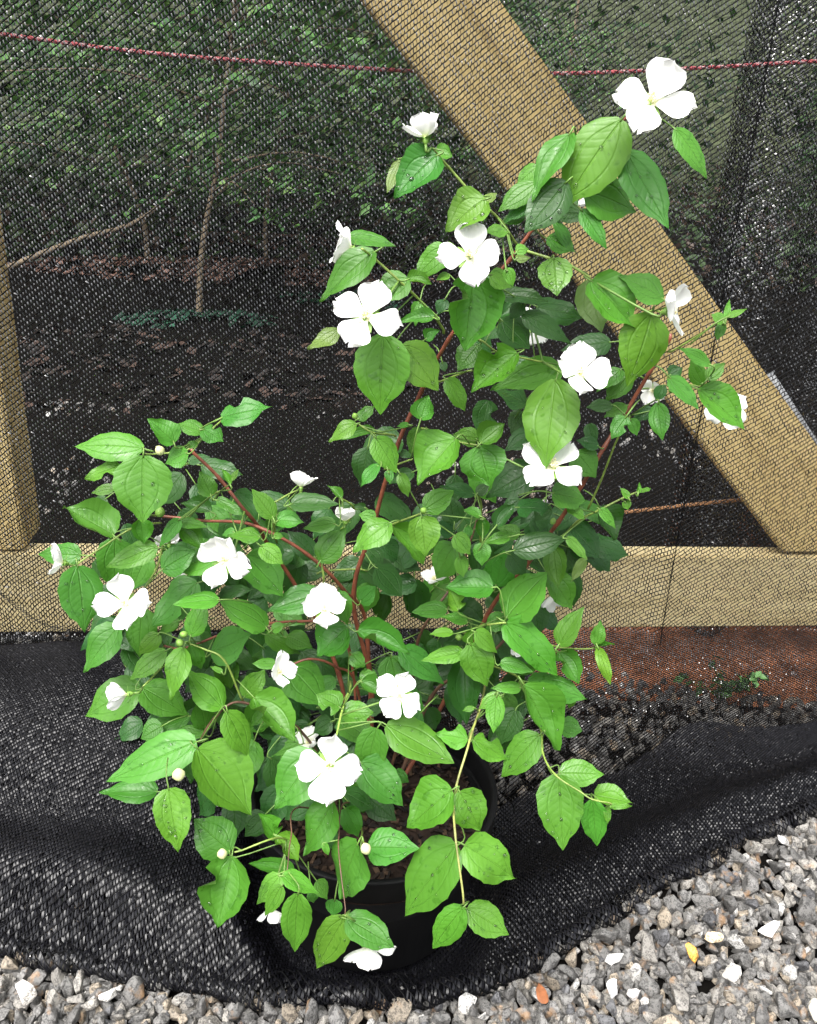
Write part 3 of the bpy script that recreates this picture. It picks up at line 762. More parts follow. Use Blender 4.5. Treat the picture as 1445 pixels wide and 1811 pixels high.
# ---- canes and shoots: photograph pixels, forward offset from the leaf plane at each point, width px at start/end, colour
CC = {'red': (.20, .062, .036), 'brown': (.095, .05, .032), 'green': (.19, .29, .06), 'tan': (.23, .26, .075)}
STEMS = [
 ('red', 8.5, 6, [(690, 1375, .08), (655, 1210, .04), (628, 1055, .02), (660, 930, .02), (700, 795, .01), (745, 690, .01), (790, 605, .0), (850, 525, .0), (905, 458, .0), (945, 405, .0), (1010, 320, .0), (1075, 235, .02), (1140, 190, .01)]),
 ('red', 8, 6, [(665, 1380, .08), (600, 1190, .05), (545, 1070, .04), (490, 985, .03), (440, 910, .0), (390, 845, .0), (337, 792, .0)]),
 ('red', 7, 5, [(680, 1385, .08), (650, 1120, .04), (610, 1045, .01), (545, 980, .0), (470, 938, .0), (420, 925, .01), (350, 918, .02), (285, 912, .02)]),
 ('red', 8, 7, [(735, 1375, .08), (800, 1215, .06), (862, 1085, .04), (930, 1000, .03), (985, 925, .02), (1030, 857, .01), (1070, 790, .01), (1110, 722, .02), (1150, 650, .02), (1185, 590, .02)]),
 ('brown', 6, 4, [(715, 1380, .07), (728, 1230, .05), (738, 1135, .03), (768, 1078, .03), (812, 1010, .04), (850, 900, .05)]),
 ('red', 5, 4, [(650, 1375, .06), (630, 1215, .02), (590, 1178, .0), (545, 1168, -.01), (505, 1182, -.01)]),
 ('red', 5, 4, [(650, 1370, .07), (620, 1150, .03), (577, 1104, .0), (530, 1097, .0), (480, 1100, .01), (410, 1115, .02), (330, 1145, .02), (290, 1142, .02)]),
 ('brown', 7, 5, [(720, 1385, .07), (765, 1235, .05), (830, 1190, .03), (895, 1130, .02), (930, 1105, .02)]),
 ('brown', 5, 4, [(640, 1370, .06), (530, 1290, .02), (430, 1240, .0), (380, 1270, -.01), (352, 1315, -.03)]),
 ('tan', 4.2, 3.8, [(845, 1120, .07), (856, 1200, .01), (835, 1300, -.04), (805, 1395, -.04), (806, 1470, -.05), (820, 1598, -.05)]),
 ('brown', 3, 2, [(655, 1385, .05), (530, 1430, -.01), (515, 1480, -.03), (508, 1540, -.04)]),
 ('brown', 3, 2, [(690, 1390, .05), (610, 1420, -.01), (598, 1480, -.03), (600, 1545, -.04), (610, 1618, -.045)]),
 ('green', 5, 4.5, [(915, 432, .0), (885, 390, -.01), (830, 340, -.02), (790, 297, -.02), (762, 262, -.03)]),
 ('green', 5, 4.5, [(922, 440, .0), (970, 455, -.01), (1010, 470, -.01), (1045, 495, -.02)]),
 ('green', 5, 4.5, [(785, 590, .0), (760, 550, -.01), (720, 510, -.02), (665, 462, -.02), (640, 440, -.03)]),
 ('green', 4, 3.5, [(800, 590, .0), (850, 603, -.01), (885, 625, -.01), (960, 640, .0)]),
 ('green', 4, 3.5, [(770, 675, .01), (835, 655, -.01)]),
 ('green', 4, 3, [(1180, 622, .02), (1225, 598, .01), (1268, 572, .0), (1285, 555, .0)]),
 ('green', 4, 3, [(990, 955, .02), (1020, 925, .0), (1060, 905, -.01), (1105, 882, -.01), (1135, 868, -.01)]),
 ('green', 4, 3, [(1130, 560, .01), (1155, 548, .0), (1172, 552, .0)]),
 ('green', 4, 3, [(700, 772, .01), (663, 768, -.01), (632, 750, -.01)]),
 ('green', 4, 3, [(745, 757, .01), (800, 775, -.01), (848, 788, -.02)]),
 ('green', 4, 3, [(680, 830, .01), (730, 812, .0)]),
 ('green', 4, 3.5, [(655, 950, .01), (695, 927, -.02), (748, 908, -.03)]),
 ('green', 4, 3, [(850, 965, .04), (850, 900, .02), (843, 872, .01)]),
 ('green', 4, 3.5, [(620, 1100, .03), (578, 1065, .0), (572, 1020, -.02), (566, 990, -.02)]),
 ('green', 4, 3.5, [(620, 1205, .0), (605, 1265, -.03), (592, 1315, -.04)]),
 ('green', 4, 3.5, [(560, 1015, .03), (650, 1010, .04)]),
 ('green', 4.5, 3.5, [(820, 1120, .02), (855, 1108, -.02), (895, 1101, -.03)]),
 ('green', 3.8, 2.8, [(860, 1170, .05), (925, 1208, .01), (955, 1290, -.03), (960, 1330, -.04), (985, 1370, -.05), (1027, 1400, -.05), (1048, 1414, -.05), (1082, 1422, -.05)]),
 ('green', 4, 3, [(900, 1130, .03), (985, 1143, -.01), (1052, 1145, -.02)]),
 ('green', 4, 3, [(430, 1240, .0), (395, 1170, -.02), (360, 1150, -.02), (335, 1140, -.02)]),
 ('green', 4, 3, [(330, 1145, .02), (290, 1175, -.01), (252, 1215, -.02)]),
 ('green', 4, 3, [(285, 912, .02), (255, 900, .0), (225, 800, -.01), (250, 795, -.01)]),
 ('green', 4, 3, [(330, 915, .02), (355, 895, .0), (390, 868, -.01)]),
 ('green', 4, 3, [(285, 925, .02), (240, 932, -.01), (205, 948, -.02), (135, 1000, -.03)]),
 ('green', 4, 3, [(290, 960, .03), (282, 1000, .0), (256, 1040, -.02)]),
 ('green', 4, 3, [(345, 790, .0), (362, 765, .0), (392, 738, .0)]),
 ('green', 4, 3, [(337, 792, .0), (300, 800, .0), (255, 802, -.01)]),
 ('green', 4, 3, [(520, 1490, .0), (485, 1484, -.04), (415, 1507, -.05)]),
 ('green', 4, 3, [(650, 1420, .04), (640, 1490, -.03), (650, 1500, -.04)]),
 ('green', 4, 3, [(560, 990, .02), (600, 940, .02), (625, 900, .01), (600, 880, .0)]),
 ('green', 4, 3, [(1040, 900, .03), (1100, 760, .01), (1115, 735, .0)]),
 ('green', 4, 3, [(1185, 690, .02), (1215, 680, .0), (1240, 685, -.01), (1275, 700, -.01)]),
 ('green', 4, 3, [(490, 960, .02), (480, 900, .0), (500, 880, .0), (530, 865, .0)]),
]
stem_pts = []
for colr, w0, w1, pl in STEMS:
    pts = [pix(x, y, baseF(x, y)+f*1.6) for x, y, f in pl]
    if pl[0][1] > 1360 and 620 < pl[0][0] < 760:
        pts[0] = Vector((POT.x+(pl[0][0]-690)/1506*.6, POT.y+random.uniform(-.02, .03), PZ+SZ+.004))
    sp_ = spline(pts, 8)
    wob = [p+Vector(mnoise.noise_vector(p*14))*.0035 if 0 < i < len(sp_)-1 else p for i, p in enumerate(sp_)]
    n = len(wob); rad = [(w0+(w1-w0)*i/(n-1))/2*project(wob[i])[2]/FPX for i in range(n)]
    rad = [r_*(1.25 if i % 8 == 0 and 0 < i < n-1 else 1) for i, r_ in enumerate(rad)]
    V, F = tube_arrays(wob, rad, 8)
    o = build('cane' if colr in ('red', 'brown') else 'shoot', V, F, CANE, shrub); c = CC[colr]
    k = random.uniform(.85, 1.15); o.color = (c[0]*k, c[1]*k, c[2]*k, 1)
    stem_pts += wob[2:]
SP = np.array([p[:] for p in stem_pts])

# ---- leaves
stalkV, stalkF, drops, leafcount = [], [], [], 0
def stalk(a, b, c, r=.0007):
    V, F = tube_arrays(spline([a, b, c], 3), [r*1.15]*3+[r]*4, 5)
    o_ = len(stalkV); stalkV.extend(V); stalkF.extend([tuple(k+o_ for k in f) for f in F])
def put_leaf(bx, by, tx, ty, wpx, layer, tone, spec=None, F0=None, as_object=True, q=random):
    F_ = baseF((bx+tx)/2, (by+ty)/2) + (-.045, .02, .095, .16)[layer] + q.uniform(-.018, .018) if F0 is None else F0
    b = pix(bx, by, F_); z = project(b)[2]; L = math.hypot(tx-bx, ty-by)*z/FPX
    dn = (ty-by)/max(1, math.hypot(tx-bx, ty-by))
    dF = L*((-.10-.30*max(0, dn)+.35*max(0, -dn))+q.uniform(-.16, .16))
    tp = pix(tx, ty, F_+dF)
    d = tp-b; Ln = d.length; d.normalize()
    mid = (b+tp)/2; tocam = (cam_o-mid).normalized()
    v = (tocam*.75+Vector((0, 0, .75))+Vector((q.gauss(0, .2), q.gauss(0, .2), q.gauss(0, .1)))).normalized()
    n = (v-d*v.dot(d)).normalized()
    if n.dot(tocam) < .35: n = (tocam-d*tocam.dot(d)).normalized()
    s = d.cross(n).normalized()
    # width foreshortening across the image
    pa, pb = project(mid+s*.01), project(mid-s*.01)
    perp = Vector((-(ty-by), tx-bx)).normalized()
    wp = abs((pa[0]-pb[0])*perp.x+(pa[1]-pb[1])*perp.y)/.02
    W = min(1.06*wpx/max(wp, .35*FPX/z), Ln*1.15)
    if not spec and wpx > 30 and q.random() < .06: spec = 'b%d' % q.randrange(3)
    ms = LM[q.randrange(len(LM))] if not spec else LB[int(spec[1])]
    if tone == 4: n2, s2 = -n, -s
    else: n2, s2 = n, s
    M = Matrix.Translation(b) @ Matrix((s2*W, d*Ln*1.03, n2*Ln*.8)).transposed().to_4x4()
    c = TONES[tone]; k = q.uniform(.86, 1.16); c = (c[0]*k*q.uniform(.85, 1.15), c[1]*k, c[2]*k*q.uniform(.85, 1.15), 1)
    # stalk to the nearest shoot
    dd = ((SP-np.array(b[:]))**2).sum(1); j = int(dd.argmin()); pnear = Vector(SP[j])
    if math.sqrt(dd[j]) < (.06 if F0 is None else .045): stalk(b+d*.002, b-d*min(.012, Ln*.15)+Vector((0, 0, -.002)), pnear)
    elif F0 is None or q.random() < .5: stalk(b+d*.002, b-d*.014, b-d*.03+Vector((0, .012, -.012)))
    if layer == 0 and tone != 4 and wpx > 55:
        for _ in range(q.randrange(3, 14)):
            lv = Vector(ms[1][q.randrange(2, 11)*7+q.randrange(1, 6)])
            drops.append((M @ lv+n*.0001, n, q.uniform(.0008, .0023)*q.uniform(.7, 1)))
    return ms, M, c
allpix = []
for key, txt in LEAVES.items():
    ox, oy, sc = CROPS[key]
    for rec in txt.replace('\n', '').split(';'):
        f = rec.split(); 
        if not f: continue
        bx, by, tx, ty, wq = [float(v) for v in f[:5]]; layer, tone = int(f[5]), int(f[6]); spec = f[7] if len(f) > 7 else None
        bx, by, tx, ty, wq = bx/sc+ox, by/sc+oy, tx/sc+ox, ty/sc+oy, wq/sc
        ms, M, c = put_leaf(bx, by, tx, ty, wq, layer, tone, spec)
        o = link('leaf', ms[0], shrub, None, M); o.color = c; leafcount += 1
        allpix.append(((bx+tx)/2, (by+ty)/2))
print('leaves', leafcount)
# leaves inside the shrub, mostly in the dark tone that has shade in its colour
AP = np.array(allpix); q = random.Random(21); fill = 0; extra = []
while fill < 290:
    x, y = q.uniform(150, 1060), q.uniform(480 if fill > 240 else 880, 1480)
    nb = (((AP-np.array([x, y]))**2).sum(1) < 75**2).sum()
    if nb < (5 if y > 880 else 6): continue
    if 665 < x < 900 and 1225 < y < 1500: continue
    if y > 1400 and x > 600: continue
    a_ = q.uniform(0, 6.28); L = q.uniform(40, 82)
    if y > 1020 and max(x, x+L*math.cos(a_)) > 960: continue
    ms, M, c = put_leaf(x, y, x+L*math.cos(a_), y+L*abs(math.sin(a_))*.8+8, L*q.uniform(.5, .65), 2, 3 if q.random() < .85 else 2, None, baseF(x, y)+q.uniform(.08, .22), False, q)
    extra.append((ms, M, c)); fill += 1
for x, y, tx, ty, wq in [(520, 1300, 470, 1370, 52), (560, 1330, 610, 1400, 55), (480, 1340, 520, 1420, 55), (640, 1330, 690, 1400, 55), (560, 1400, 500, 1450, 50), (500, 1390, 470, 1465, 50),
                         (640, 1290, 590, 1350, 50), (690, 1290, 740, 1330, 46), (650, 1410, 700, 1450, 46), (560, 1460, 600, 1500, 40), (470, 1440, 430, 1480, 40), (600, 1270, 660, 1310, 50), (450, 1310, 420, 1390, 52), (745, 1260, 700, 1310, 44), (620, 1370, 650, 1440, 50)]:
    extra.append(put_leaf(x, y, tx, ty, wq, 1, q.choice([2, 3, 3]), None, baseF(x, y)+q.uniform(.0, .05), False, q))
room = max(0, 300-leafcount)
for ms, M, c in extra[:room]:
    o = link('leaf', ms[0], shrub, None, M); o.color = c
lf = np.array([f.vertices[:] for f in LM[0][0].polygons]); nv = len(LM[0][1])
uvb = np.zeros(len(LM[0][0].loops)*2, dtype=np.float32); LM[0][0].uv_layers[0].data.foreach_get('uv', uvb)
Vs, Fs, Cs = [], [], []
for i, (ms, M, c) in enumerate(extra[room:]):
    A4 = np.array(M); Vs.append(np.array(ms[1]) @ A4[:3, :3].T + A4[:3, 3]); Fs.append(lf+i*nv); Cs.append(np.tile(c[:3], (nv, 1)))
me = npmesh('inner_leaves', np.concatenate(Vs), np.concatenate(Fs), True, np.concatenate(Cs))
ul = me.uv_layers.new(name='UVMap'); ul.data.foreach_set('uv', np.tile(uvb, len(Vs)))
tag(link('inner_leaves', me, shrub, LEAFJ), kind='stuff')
build('leaf_stalks', stalkV, stalkF, STALK, shrub)['kind'] = 'stuff'
# water drops
ico = bmesh.new(); bmesh.ops.create_icosphere(ico, subdivisions=2, radius=1); iv = np.array([v.co[:] for v in ico.verts]); fi = np.array([[v.index for v in f.verts] for f in ico.faces]); ico.free()
Vs, Fs = [], []
for i, (p, n, r_) in enumerate(drops):
    t = n.orthogonal().normalized(); b = n.cross(t)
    Mx = np.array([t[:], b[:], (n*.55)[:]])*r_
    Vs.append(iv @ Mx + np.array(p[:])); Fs.append(fi+i*len(iv))
wd = link('water_droplets', npmesh('water_droplets', np.concatenate(Vs), np.concatenate(Fs), True), shrub, WATER); tag(wd, kind='stuff')

# ---- flowers
def petal_mesh(seed):
    q = random.Random(seed); nl, nw = 8, 8; V, F, UV = [], [], []; ph = q.uniform(0, 6); cup = q.uniform(.05, .22)
    for j in range(nl+1):
        t = j/nl
        wd = .49*(.20+.80*float(sstep(0, .62, t)))*(1-.97*t**7)**.5
        for i in range(nw+1):
            a = i/nw*2-1
            y = t*(1+.05*math.sin(a*5+ph)*t - (.07*math.exp(-(a/.22)**2)*t**6) - .10*a*a*t**3)
            z = cup*(a*a*wd*1.2) + .12*t*t*q.uniform(.9, 1.1)*math.sin(ph) + .045*math.sin(a*4+ph+t*3)*t - .06*math.sin(t*3.1)
            V.append((a*wd*1.02, y, z)); UV.append((i/nw, t))
    for j in range(nl):
        for i in range(nw): k = j*(nw+1)+i; F.append((k, k+1, k+nw+2, k+nw+1))
    me = bpy.data.meshes.new('petal'); me.from_pydata(V, [], F); me.update(); me.polygons.foreach_set('use_smooth', [True]*len(F))
    ul = me.uv_layers.new(name='UVMap')
    for l in me.loops: ul.data[l.index].uv = UV[l.vertex_index]
    me.materials.append(PETAL); return me
PM = [petal_mesh(500+i) for i in range(7)]
def calyx_mesh():
    V, F = lathe([(0, -.30), (.07, -.26), (.12, -.14), (.13, -.03), (.10, .0), (0, .01)], 12)
    for k in range(4):
        a = math.pi/4+k*math.pi/2; c, s = math.cos(a), math.sin(a); o_ = len(V)
        for t, wd, z in ((.05, .09, -.05), (.2, .11, -.06), (.38, .05, -.05), (.48, .004, -.03)):
            V += [(c*t-s*wd, s*t+c*wd, z), (c*t+s*wd, s*t-c*wd, z)]
        F += [(o_+2*i, o_+2*i+1, o_+2*i+3, o_+2*i+2) for i in range(3)]
    me = bpy.data.meshes.new('flower'); me.from_pydata(V, [], F); me.update(); me.polygons.foreach_set('use_smooth', [True]*len(me.polygons)); me.materials.append(CALYX); return me
CAL = calyx_mesh()
def stamen_mesh(seed):
    q = random.Random(seed); V, F = [], []
    for i in range(30):
        a = q.uniform(0, 6.283); k = math.sqrt(q.random())*.17; h = q.uniform(.12, .26)
        t = Vector((k*math.cos(a), k*math.sin(a), h))
        for pts, rad, n in (([Vector((t.x*.25, t.y*.25, 0)), t*.6, t], [.008]*3, 4), ([t, t+Vector((0, 0, .02)), t+Vector((0, 0, .055))], [.012, .03, .014], 5)):
            v, f = tube_arrays(pts, rad, n); o_ = len(V); V += v; F += [tuple(dict.fromkeys(x+o_ for x in ff)) for ff in f]
    me = bpy.data.meshes.new('stamens'); me.from_pydata(V, [], F); me.update(); me.materials.append(STAMEN); return me
STM = [stamen_mesh(1), stamen_mesh(2)]
def flower(x, y, dpx, nrm, opening=80, spin=0, doff=-.06, squash=1, petals=4):
    """nrm is in camera axes (right, up, towards camera); opening 90 = flat, 10 = closed"""
    F_ = baseF(x, y)+doff; c = pix(x, y, F_); z = project(c)[2]; rad = dpx/2*z/FPX*1.10
    n = (rt*nrm[0]+up*nrm[1]-fw*nrm[2]).normalized()
    a = n.orthogonal().normalized(); b = n.cross(a)
    M = Matrix.Translation(c) @ Matrix((a*rad, b*rad, n*rad)).transposed().to_4x4() @ Matrix.Rotation(R(spin), 4, 'Z')
    fo = link('flower', CAL, shrub, None, M)
    for k in range(petals):
        P = Matrix.Rotation(R(90*k+random.uniform(-11, 11)), 4, 'Z') @ Matrix.Rotation(R(90-opening+random.uniform(-12, 16)), 4, 'X') @ Matrix.Translation((0, .04, .0)) @ Matrix.Diagonal((random.uniform(.86, 1.1), random.uniform(.88, 1.10), random.uniform(.7, 2.2), 1))
        link('petal', random.choice(PM), fo, None, P)
    if opening > 40: link('stamens', random.choice(STM), fo, None, Matrix.Scale(.85, 4))
    e = c-n*rad*.3; dd = ((SP-np.array(e[:]))**2).sum(1); j = int(dd.argmin())
    if math.sqrt(dd[j]) < .10: stalk2.append((c-n*rad*.25, c-n*rad*.55, Vector(SP[j])))
stalk2 = []
for a in [(1152, 180, 128, (.05, .25, 1), 82, 20, -.075), (752, 243, 84, (-.1, 1, .1), 50, 30, -.05), (622, 440, 86, (-1, .35, .25), 55, 40, -.02),
          (648, 560, 116, (0, .2, 1), 84, 12, -.075), (830, 453, 104, (.05, .15, 1), 84, 45, -.075), (1184, 550, 98, (.85, .1, .5), 72, 10, -.075),
          (1025, 660, 104, (.25, .15, .9), 80, 28, -.075), (978, 826, 112, (0, .75, .8), 80, 5, -.06), (945, 572, 92, (.3, -.4, -.6), 75, 30, .06),
          (1282, 716, 80, (.3, -.3, -.8), 75, 20, .02), (532, 862, 58, (0, 1, .05), 42, 45, -.02), (610, 922, 50, (.1, 1, .25), 40, 20, -.02),
          (397, 990, 98, (-.25, .1, 1), 78, 20, -.07), (112, 995, 66, (-.8, .3, .5), 60, 20, -.05), (222, 1068, 94, (-.1, .2, 1), 76, 55, -.075),
          (225, 1228, 72, (-.9, -.1, .4), 42, 30, -.08), (574, 1078, 84, (0, .62, .8), 72, 45, -.055), (493, 1187, 62, (.7, 0, .7), 62, 30, -.06),
          (583, 1354, 112, (.05, .25, 1), 84, 35, -.09), (708, 1230, 86, (-.3, .1, .9), 74, 20, -.07), (650, 1672, 84, (0, -1, .2), 62, 30, -.04),
          (480, 1606, 52, (.1, -1, .1), 50, 20, -.02), (975, 1052, 56, (.3, -1, .2), 45, 15, .05), (768, 1024, 50, (0, .7, .4), 65, 10, .07),
          (546, 1312, 56, (-.2, .4, .6), 70, 10, .05), (298, 962, 52, (-.2, .5, -.3), 60, 20, .04), (330, 1016, 54, (-.5, -.4, .3), 62, 10, .05),
          (1042, 342, 56, (.2, -.6, -.3), 60, 15, .04), (910, 1152, 24, (.2, .3, .6), 60, 0, .04), (1155, 690, 48, (-.1, -.2, .5), 60, 10, .05)]:
    flower(*a)
stalkV, stalkF = [], []
for s3 in stalk2: stalk(*s3, r=.0011)
build('flower_stalks', stalkV, stalkF, STALK, shrub)['kind'] = 'stuff'
# unopened buds
bud_me = {}
for nm, mt in (('white', PETAL), ('green', CALYX)):
    V, F = lathe([(0, -.5), (.3, -.42), (.46, -.1), (.44, .15), (.28, .42), (.08, .55), (0, .56)], 12)
    V = [(x*(1+.06*math.sin(4*math.atan2(y, x))), y*(1+.06*math.sin(4*math.atan2(y, x))), z) for x, y, z in V]
    me = bpy.data.meshes.new('bud'); me.from_pydata(V, [], F); me.update(); me.polygons.foreach_set('use_smooth', [True]*len(me.polygons)); me.materials.append(mt); bud_me[nm] = me
for x, y, s, kd, do in [(316, 1370, 24, 'white', -.09), (393, 1510, 19, 'white', -.07), (647, 1501, 20, 'white', -.07), (283, 797, 17, 'white', -.04), (318, 1137, 14, 'green', -.06), (325, 1122, 13, 'green', -.06),
                        (749, 903, 13, 'green', -.06), (628, 736, 12, 'green', -.04), (283, 906, 18, 'green', -.03), (1187, 690, 11, 'green', -.02), (978, 922, 12, 'green', -.02), (812, 1127, 14, 'green', -.01)]:
    c = pix(x, y, baseF(x, y)+do); r_ = s*project(c)[2]/FPX
    link('bud', bud_me[kd], shrub, None, Matrix.Translation(c) @ Euler((random.gauss(0, .6), random.gauss(0, .6), 0)).to_matrix().to_4x4() @ Matrix.Diagonal((r_, r_, r_, 1)))

# dry fallen leaves
DRYM = m_plain('dry_leaf', (.42, .26, .10), .7, 120, .3)
def dry(px, Z, L, rot, label, col=None):
    p = onground(*px, Z); me = LM[3][0].copy(); me.materials.clear(); me.materials.append(col or DRYM)
    o = link('dry_leaf', me, None, None, Matrix.Translation(p) @ Euler((.25, .3, rot)).to_matrix().to_4x4() @ Matrix.Diagonal((L*.55, L, L, 1)))
    tag(o, label, 'leaf')
dry((812, 1342), PZ+SZ+.012, .026, -1.2, 'curled tan dry leaf lying on the potting soil')
dry((962, 1775), .034, .026, .1, 'rust-brown dry leaf fragment lying on the gravel by the cloth hem', m_plain('rust_leaf', (.25, .09, .035), .7, 120, .3))


# ------------------------------------------------------------------ saplings and woodland behind
def leaf_cloud(name, pts, size, mat, cols, parent=None, droop=.5):
    """one mesh of small folded leaflets"""
    P = np.array([p[:] for p in pts]); n = len(P)
    th = rng.uniform(0, 6.283, n); d = np.stack([np.cos(th), np.sin(th), rng.normal(-.25, droop, n)], -1); d /= np.linalg.norm(d, axis=1, keepdims=True)
    q = rng.normal(0, 1, (n, 3)); q[:, 2] += 0; sd_ = np.cross(d, np.stack([rng.normal(0, .5, n), rng.normal(0, .5, n), np.ones(n)], -1)); sd_ /= np.linalg.norm(sd_, axis=1, keepdims=True)
    nm = np.cross(sd_, d); s = size*rng.uniform(.6, 1.25, n)[:, None]
    V = np.stack([P, P+d*s*.45+sd_*s*.3+nm*s*.06, P+d*s, P+d*s*.45-sd_*s*.3+nm*s*.06], 1).reshape(-1, 3)
    k = np.arange(n)*4; F = np.concatenate([np.stack([k, k+1, k+2], -1), np.stack([k, k+2, k+3], -1)])
    cc = np.array([cols[i] for i in rng.integers(0, len(cols), n)])*rng.uniform(.7, 1.3, (n, 1))
    me = npmesh(name, V, F, False, np.repeat(cc, 4, 0))
    return link(name, me, parent, mat)
GC = [(.07, .16, .045), (.10, .22, .06), (.05, .12, .04), (.15, .25, .08)]
def sapling(px, width, label, nspray, top=3.0, low=.52, spread=1.0, extra=None):
    base = onground(*px[0]); Y = base.y
    line = [base]+[atY(x, y, Y+.03*i) for i, (x, y) in enumerate(px[1:])]
    last = line[-1]; dirv = (line[-1]-line[-2]).normalized()
    line += [last+Vector((dirv.x*.5, 0, .6)), last+Vector((dirv.x*.8, .1, max(.8, top-last.z)))]
    root = empty('sapling_tree', base); tag(root, label, 'tree', 'saplings behind the netting')
    sp_ = spline(line, 6); z_ = project(base)[2]; r = width/2*z_/FPX
    V, F = tube_arrays(sp_, [r*(1.25 if i == 0 else 1-.75*i/len(sp_)) for i in range(len(sp_))], 8)
    build('trunk', V, F, BARK, root)
    pts = []; ph = 0
    bV, bF = [], []
    for i in range(nspray):
        q = sp_[random.randrange(3, len(sp_))]
        h = low+(top-low)*random.random()**.8
        c = min(sp_, key=lambda s_: abs(s_.z-h))
        an = random.uniform(0, 6.283); rr_ = spread*random.uniform(.1, 1)
        st = Vector((c.x+rr_*math.cos(an), c.y+rr_*math.sin(an), h+random.uniform(-.1, .2)))
        if i % 9 == 0:
            v, f = tube_arrays(spline([c, c.lerp(st, .5)+Vector((0, 0, .08)), st], 3), [.007, .006, .005, .004, .004, .003, .002], 5)
            build('limb', v, f, BARK, root)
        dv_ = Vector((math.cos(an+random.uniform(-1, 1)), math.sin(an+random.uniform(-1, 1)), random.uniform(-.5, .1))).normalized()
        sdv = dv_.cross(Vector((0, 0, 1))).normalized()
        for k in range(11):
            pts.append(st+dv_*(.028*k)+sdv*(.016*(1 if k % 2 else -1))+Vector((0, 0, random.uniform(-.006, .006))))
    cr = leaf_cloud('crown', [p-root.location+root.location for p in pts], .068, TLEAF, GC, root)
    tag(cr, kind='stuff')
sapling([(262, 470), (255, 395), (225, 310), (190, 225), (150, 80)], 11, 'sapling with a kinked trunk leaning left behind the netting', 620)
sapling([(352, 560), (355, 470), (365, 390), (385, 290), (397, 170), (412, 40)], 12, 'straight slender sapling rising from a green ring of ground cover', 560)
sapling([(470, 465), (470, 380), (483, 290), (500, 220), (520, 100)], 9, 'thin sapling rising from the brown mulch mound', 620)
sapling([(652, 432), (675, 380), (700, 345), (740, 250), (760, 150)], 9, 'thin sapling leaning right towards the diagonal brace', 560)
sapling([(-30, 492), (70, 450), (150, 420), (235, 395), (300, 345), (340, 270)], 11, 'sapling leaning low across towards the kinked trunk', 200, 2.6, .7, .6)
sapling([(1010, 330), (1015, 240), (1005, 140), (1020, 30)], 9, 'sapling standing beyond the brace in the lighter clearing', 420)

def mound(px, sx, sy, h, cols, n, label):
    b = onground(*px)
    pts = []
    for i in range(n):
        a, q = random.uniform(0, 6.283), math.sqrt(random.random())
        pts.append(Vector((b.x+sx*q*math.cos(a), b.y+sy*q*math.sin(a), h*(1-q*q)+.004)))
    pts = [v for v in pts if mnoise.noise((v.x*2.4, v.y*2.4, 9)) > -.12]
    o = leaf_cloud('leaf_litter', pts, .07, TINT, cols, None, .15); tag(o, label, 'leaf litter', kind='stuff')
BR = [(.12, .065, .048), (.08, .045, .033), (.17, .10, .08), (.04, .025, .02)]
mound((400, 478), 1.5, .55, .06, BR, 2600, 'brown leaf litter spread round the thin saplings')
mound((420, 425), 1.6, .5, .05, BR, 1500, 'brown leaf litter further back under the saplings')
mound((1180, 150), 3.2, 3.0, .1, BR, 2500, 'pale brown leaf litter in the clearing beyond the brace')
mound((350, 565), .42, .22, .03, [(.012, .045, .026), (.016, .06, .035), (.008, .028, .016)], 220, 'green ground cover ring round the straight sapling')
mound((640, 530), .5, .25, .03, [(.012, .045, .026), (.008, .03, .016)], 120, 'green ground cover patch beyond the netting')
mound((250, 640), 1.3, .7, .01, [(.02, .014, .011), (.04, .024, .018), (.012, .009, .008)], 700, 'sparse dark litter on the bare ground beyond the sill')
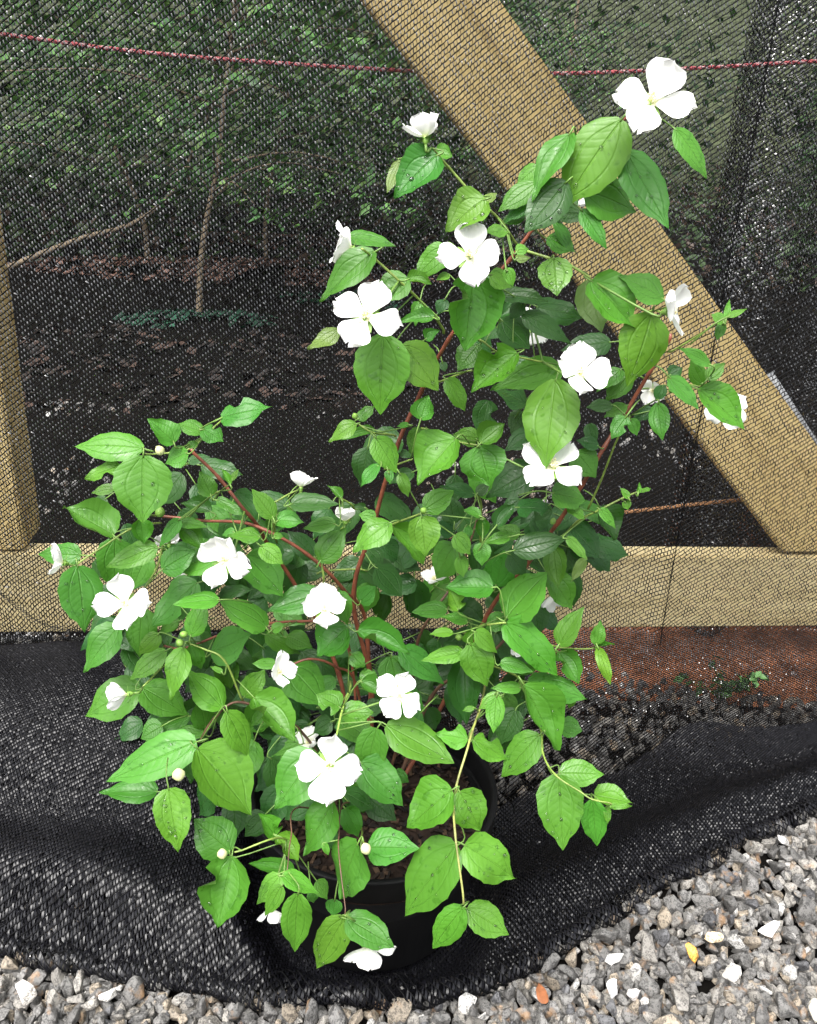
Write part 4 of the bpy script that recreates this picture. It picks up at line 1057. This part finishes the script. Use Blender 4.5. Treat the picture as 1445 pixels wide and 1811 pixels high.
# weed in front of the clay bank
wb = onground(1275, 1238, .01); wroot = empty('weed', wb); tag(wroot, 'small green weed growing by the red clay under the sill', 'weed')
wp = []
for i in range(7):
    an = random.uniform(0, 6.28); tipv = wb+Vector((.07*math.cos(an), .03*math.sin(an), random.uniform(.03, .08)))
    V, F = tube_arrays([wb, wb.lerp(tipv, .5)+Vector((0, 0, .012)), tipv], [.0012, .001, .0006], 5); build('stem', V, F, STALK, wroot)
    wp += [wb.lerp(tipv, .2+.08*k)+Vector((random.uniform(-.006, .006), 0, .012)) for k in range(11)]
tag(leaf_cloud('leaves', wp, .021, TLEAF, [(.09, .20, .06), (.07, .15, .05)], wroot), kind='stuff')
# rising ground far behind the wood
V = []; F = []
for j in range(9):
    for i in range(41):
        a = -1.35+2.7*i/40; d = 14+j*3.0
        V.append((d*math.sin(a), d*math.cos(a), -.05+.95*j*(1+.12*mnoise.noise((i*.5, j*.6, 2)))))
for j in range(8):
    for i in range(40): F.append((j*41+i, j*41+i+1, (j+1)*41+i+1, (j+1)*41+i))
tag(build('hillside', V, F, m_plain('wooded_slope', (.035, .042, .022), .95, 3.5, .7, .1, .8)), kind='structure')
pts = []
while len(pts) < 11000:
    y = random.uniform(6.0, 15.0); x = y*random.uniform(-.6, .55); z = random.random()**2*(.22+.035*y)
    if mnoise.noise((x*1.3, y*1.3, 3)) > -.1: pts.append(Vector((x, y, z)))
tag(leaf_cloud('undergrowth', pts, .11, TLEAF, [(.04, .07, .025), (.06, .08, .036), (.07, .048, .036), (.025, .05, .018)]), 'grey-green undergrowth at the foot of the wood beyond the saplings', 'undergrowth', kind='stuff')
# the mass of the wood
pts = []
for i in range(60000):
    a = random.uniform(-.95, .95); d = random.uniform(7.0, 15.0)
    x, y = d*math.sin(a), d*math.cos(a)
    z = random.uniform(0, 1)**.8*5.5
    if mnoise.noise((x*.7, y*.7, z*.9)) < -.12: continue
    if .10*y < x < .40*y and d < 12.5: continue
    pts.append(Vector((x, y, z)))
for i in range(3500):                                   # unseen canopy leaves, added over the saplings to shade the ground behind
    x, y, z = random.uniform(-6, .6), random.uniform(2.4, 9), random.uniform(2.7, 4.6)
    if mnoise.noise((x*.8, y*.8, z)) > -.25: pts.append(Vector((x, y, z)))
tag(leaf_cloud('woodland', pts, .17, TLEAF, [(.03, .06, .022), (.045, .09, .03), (.02, .045, .016)]), 'dark green mass of woodland foliage far behind the netting, with unseen leaves added overhead for shade', 'woodland', kind='stuff')
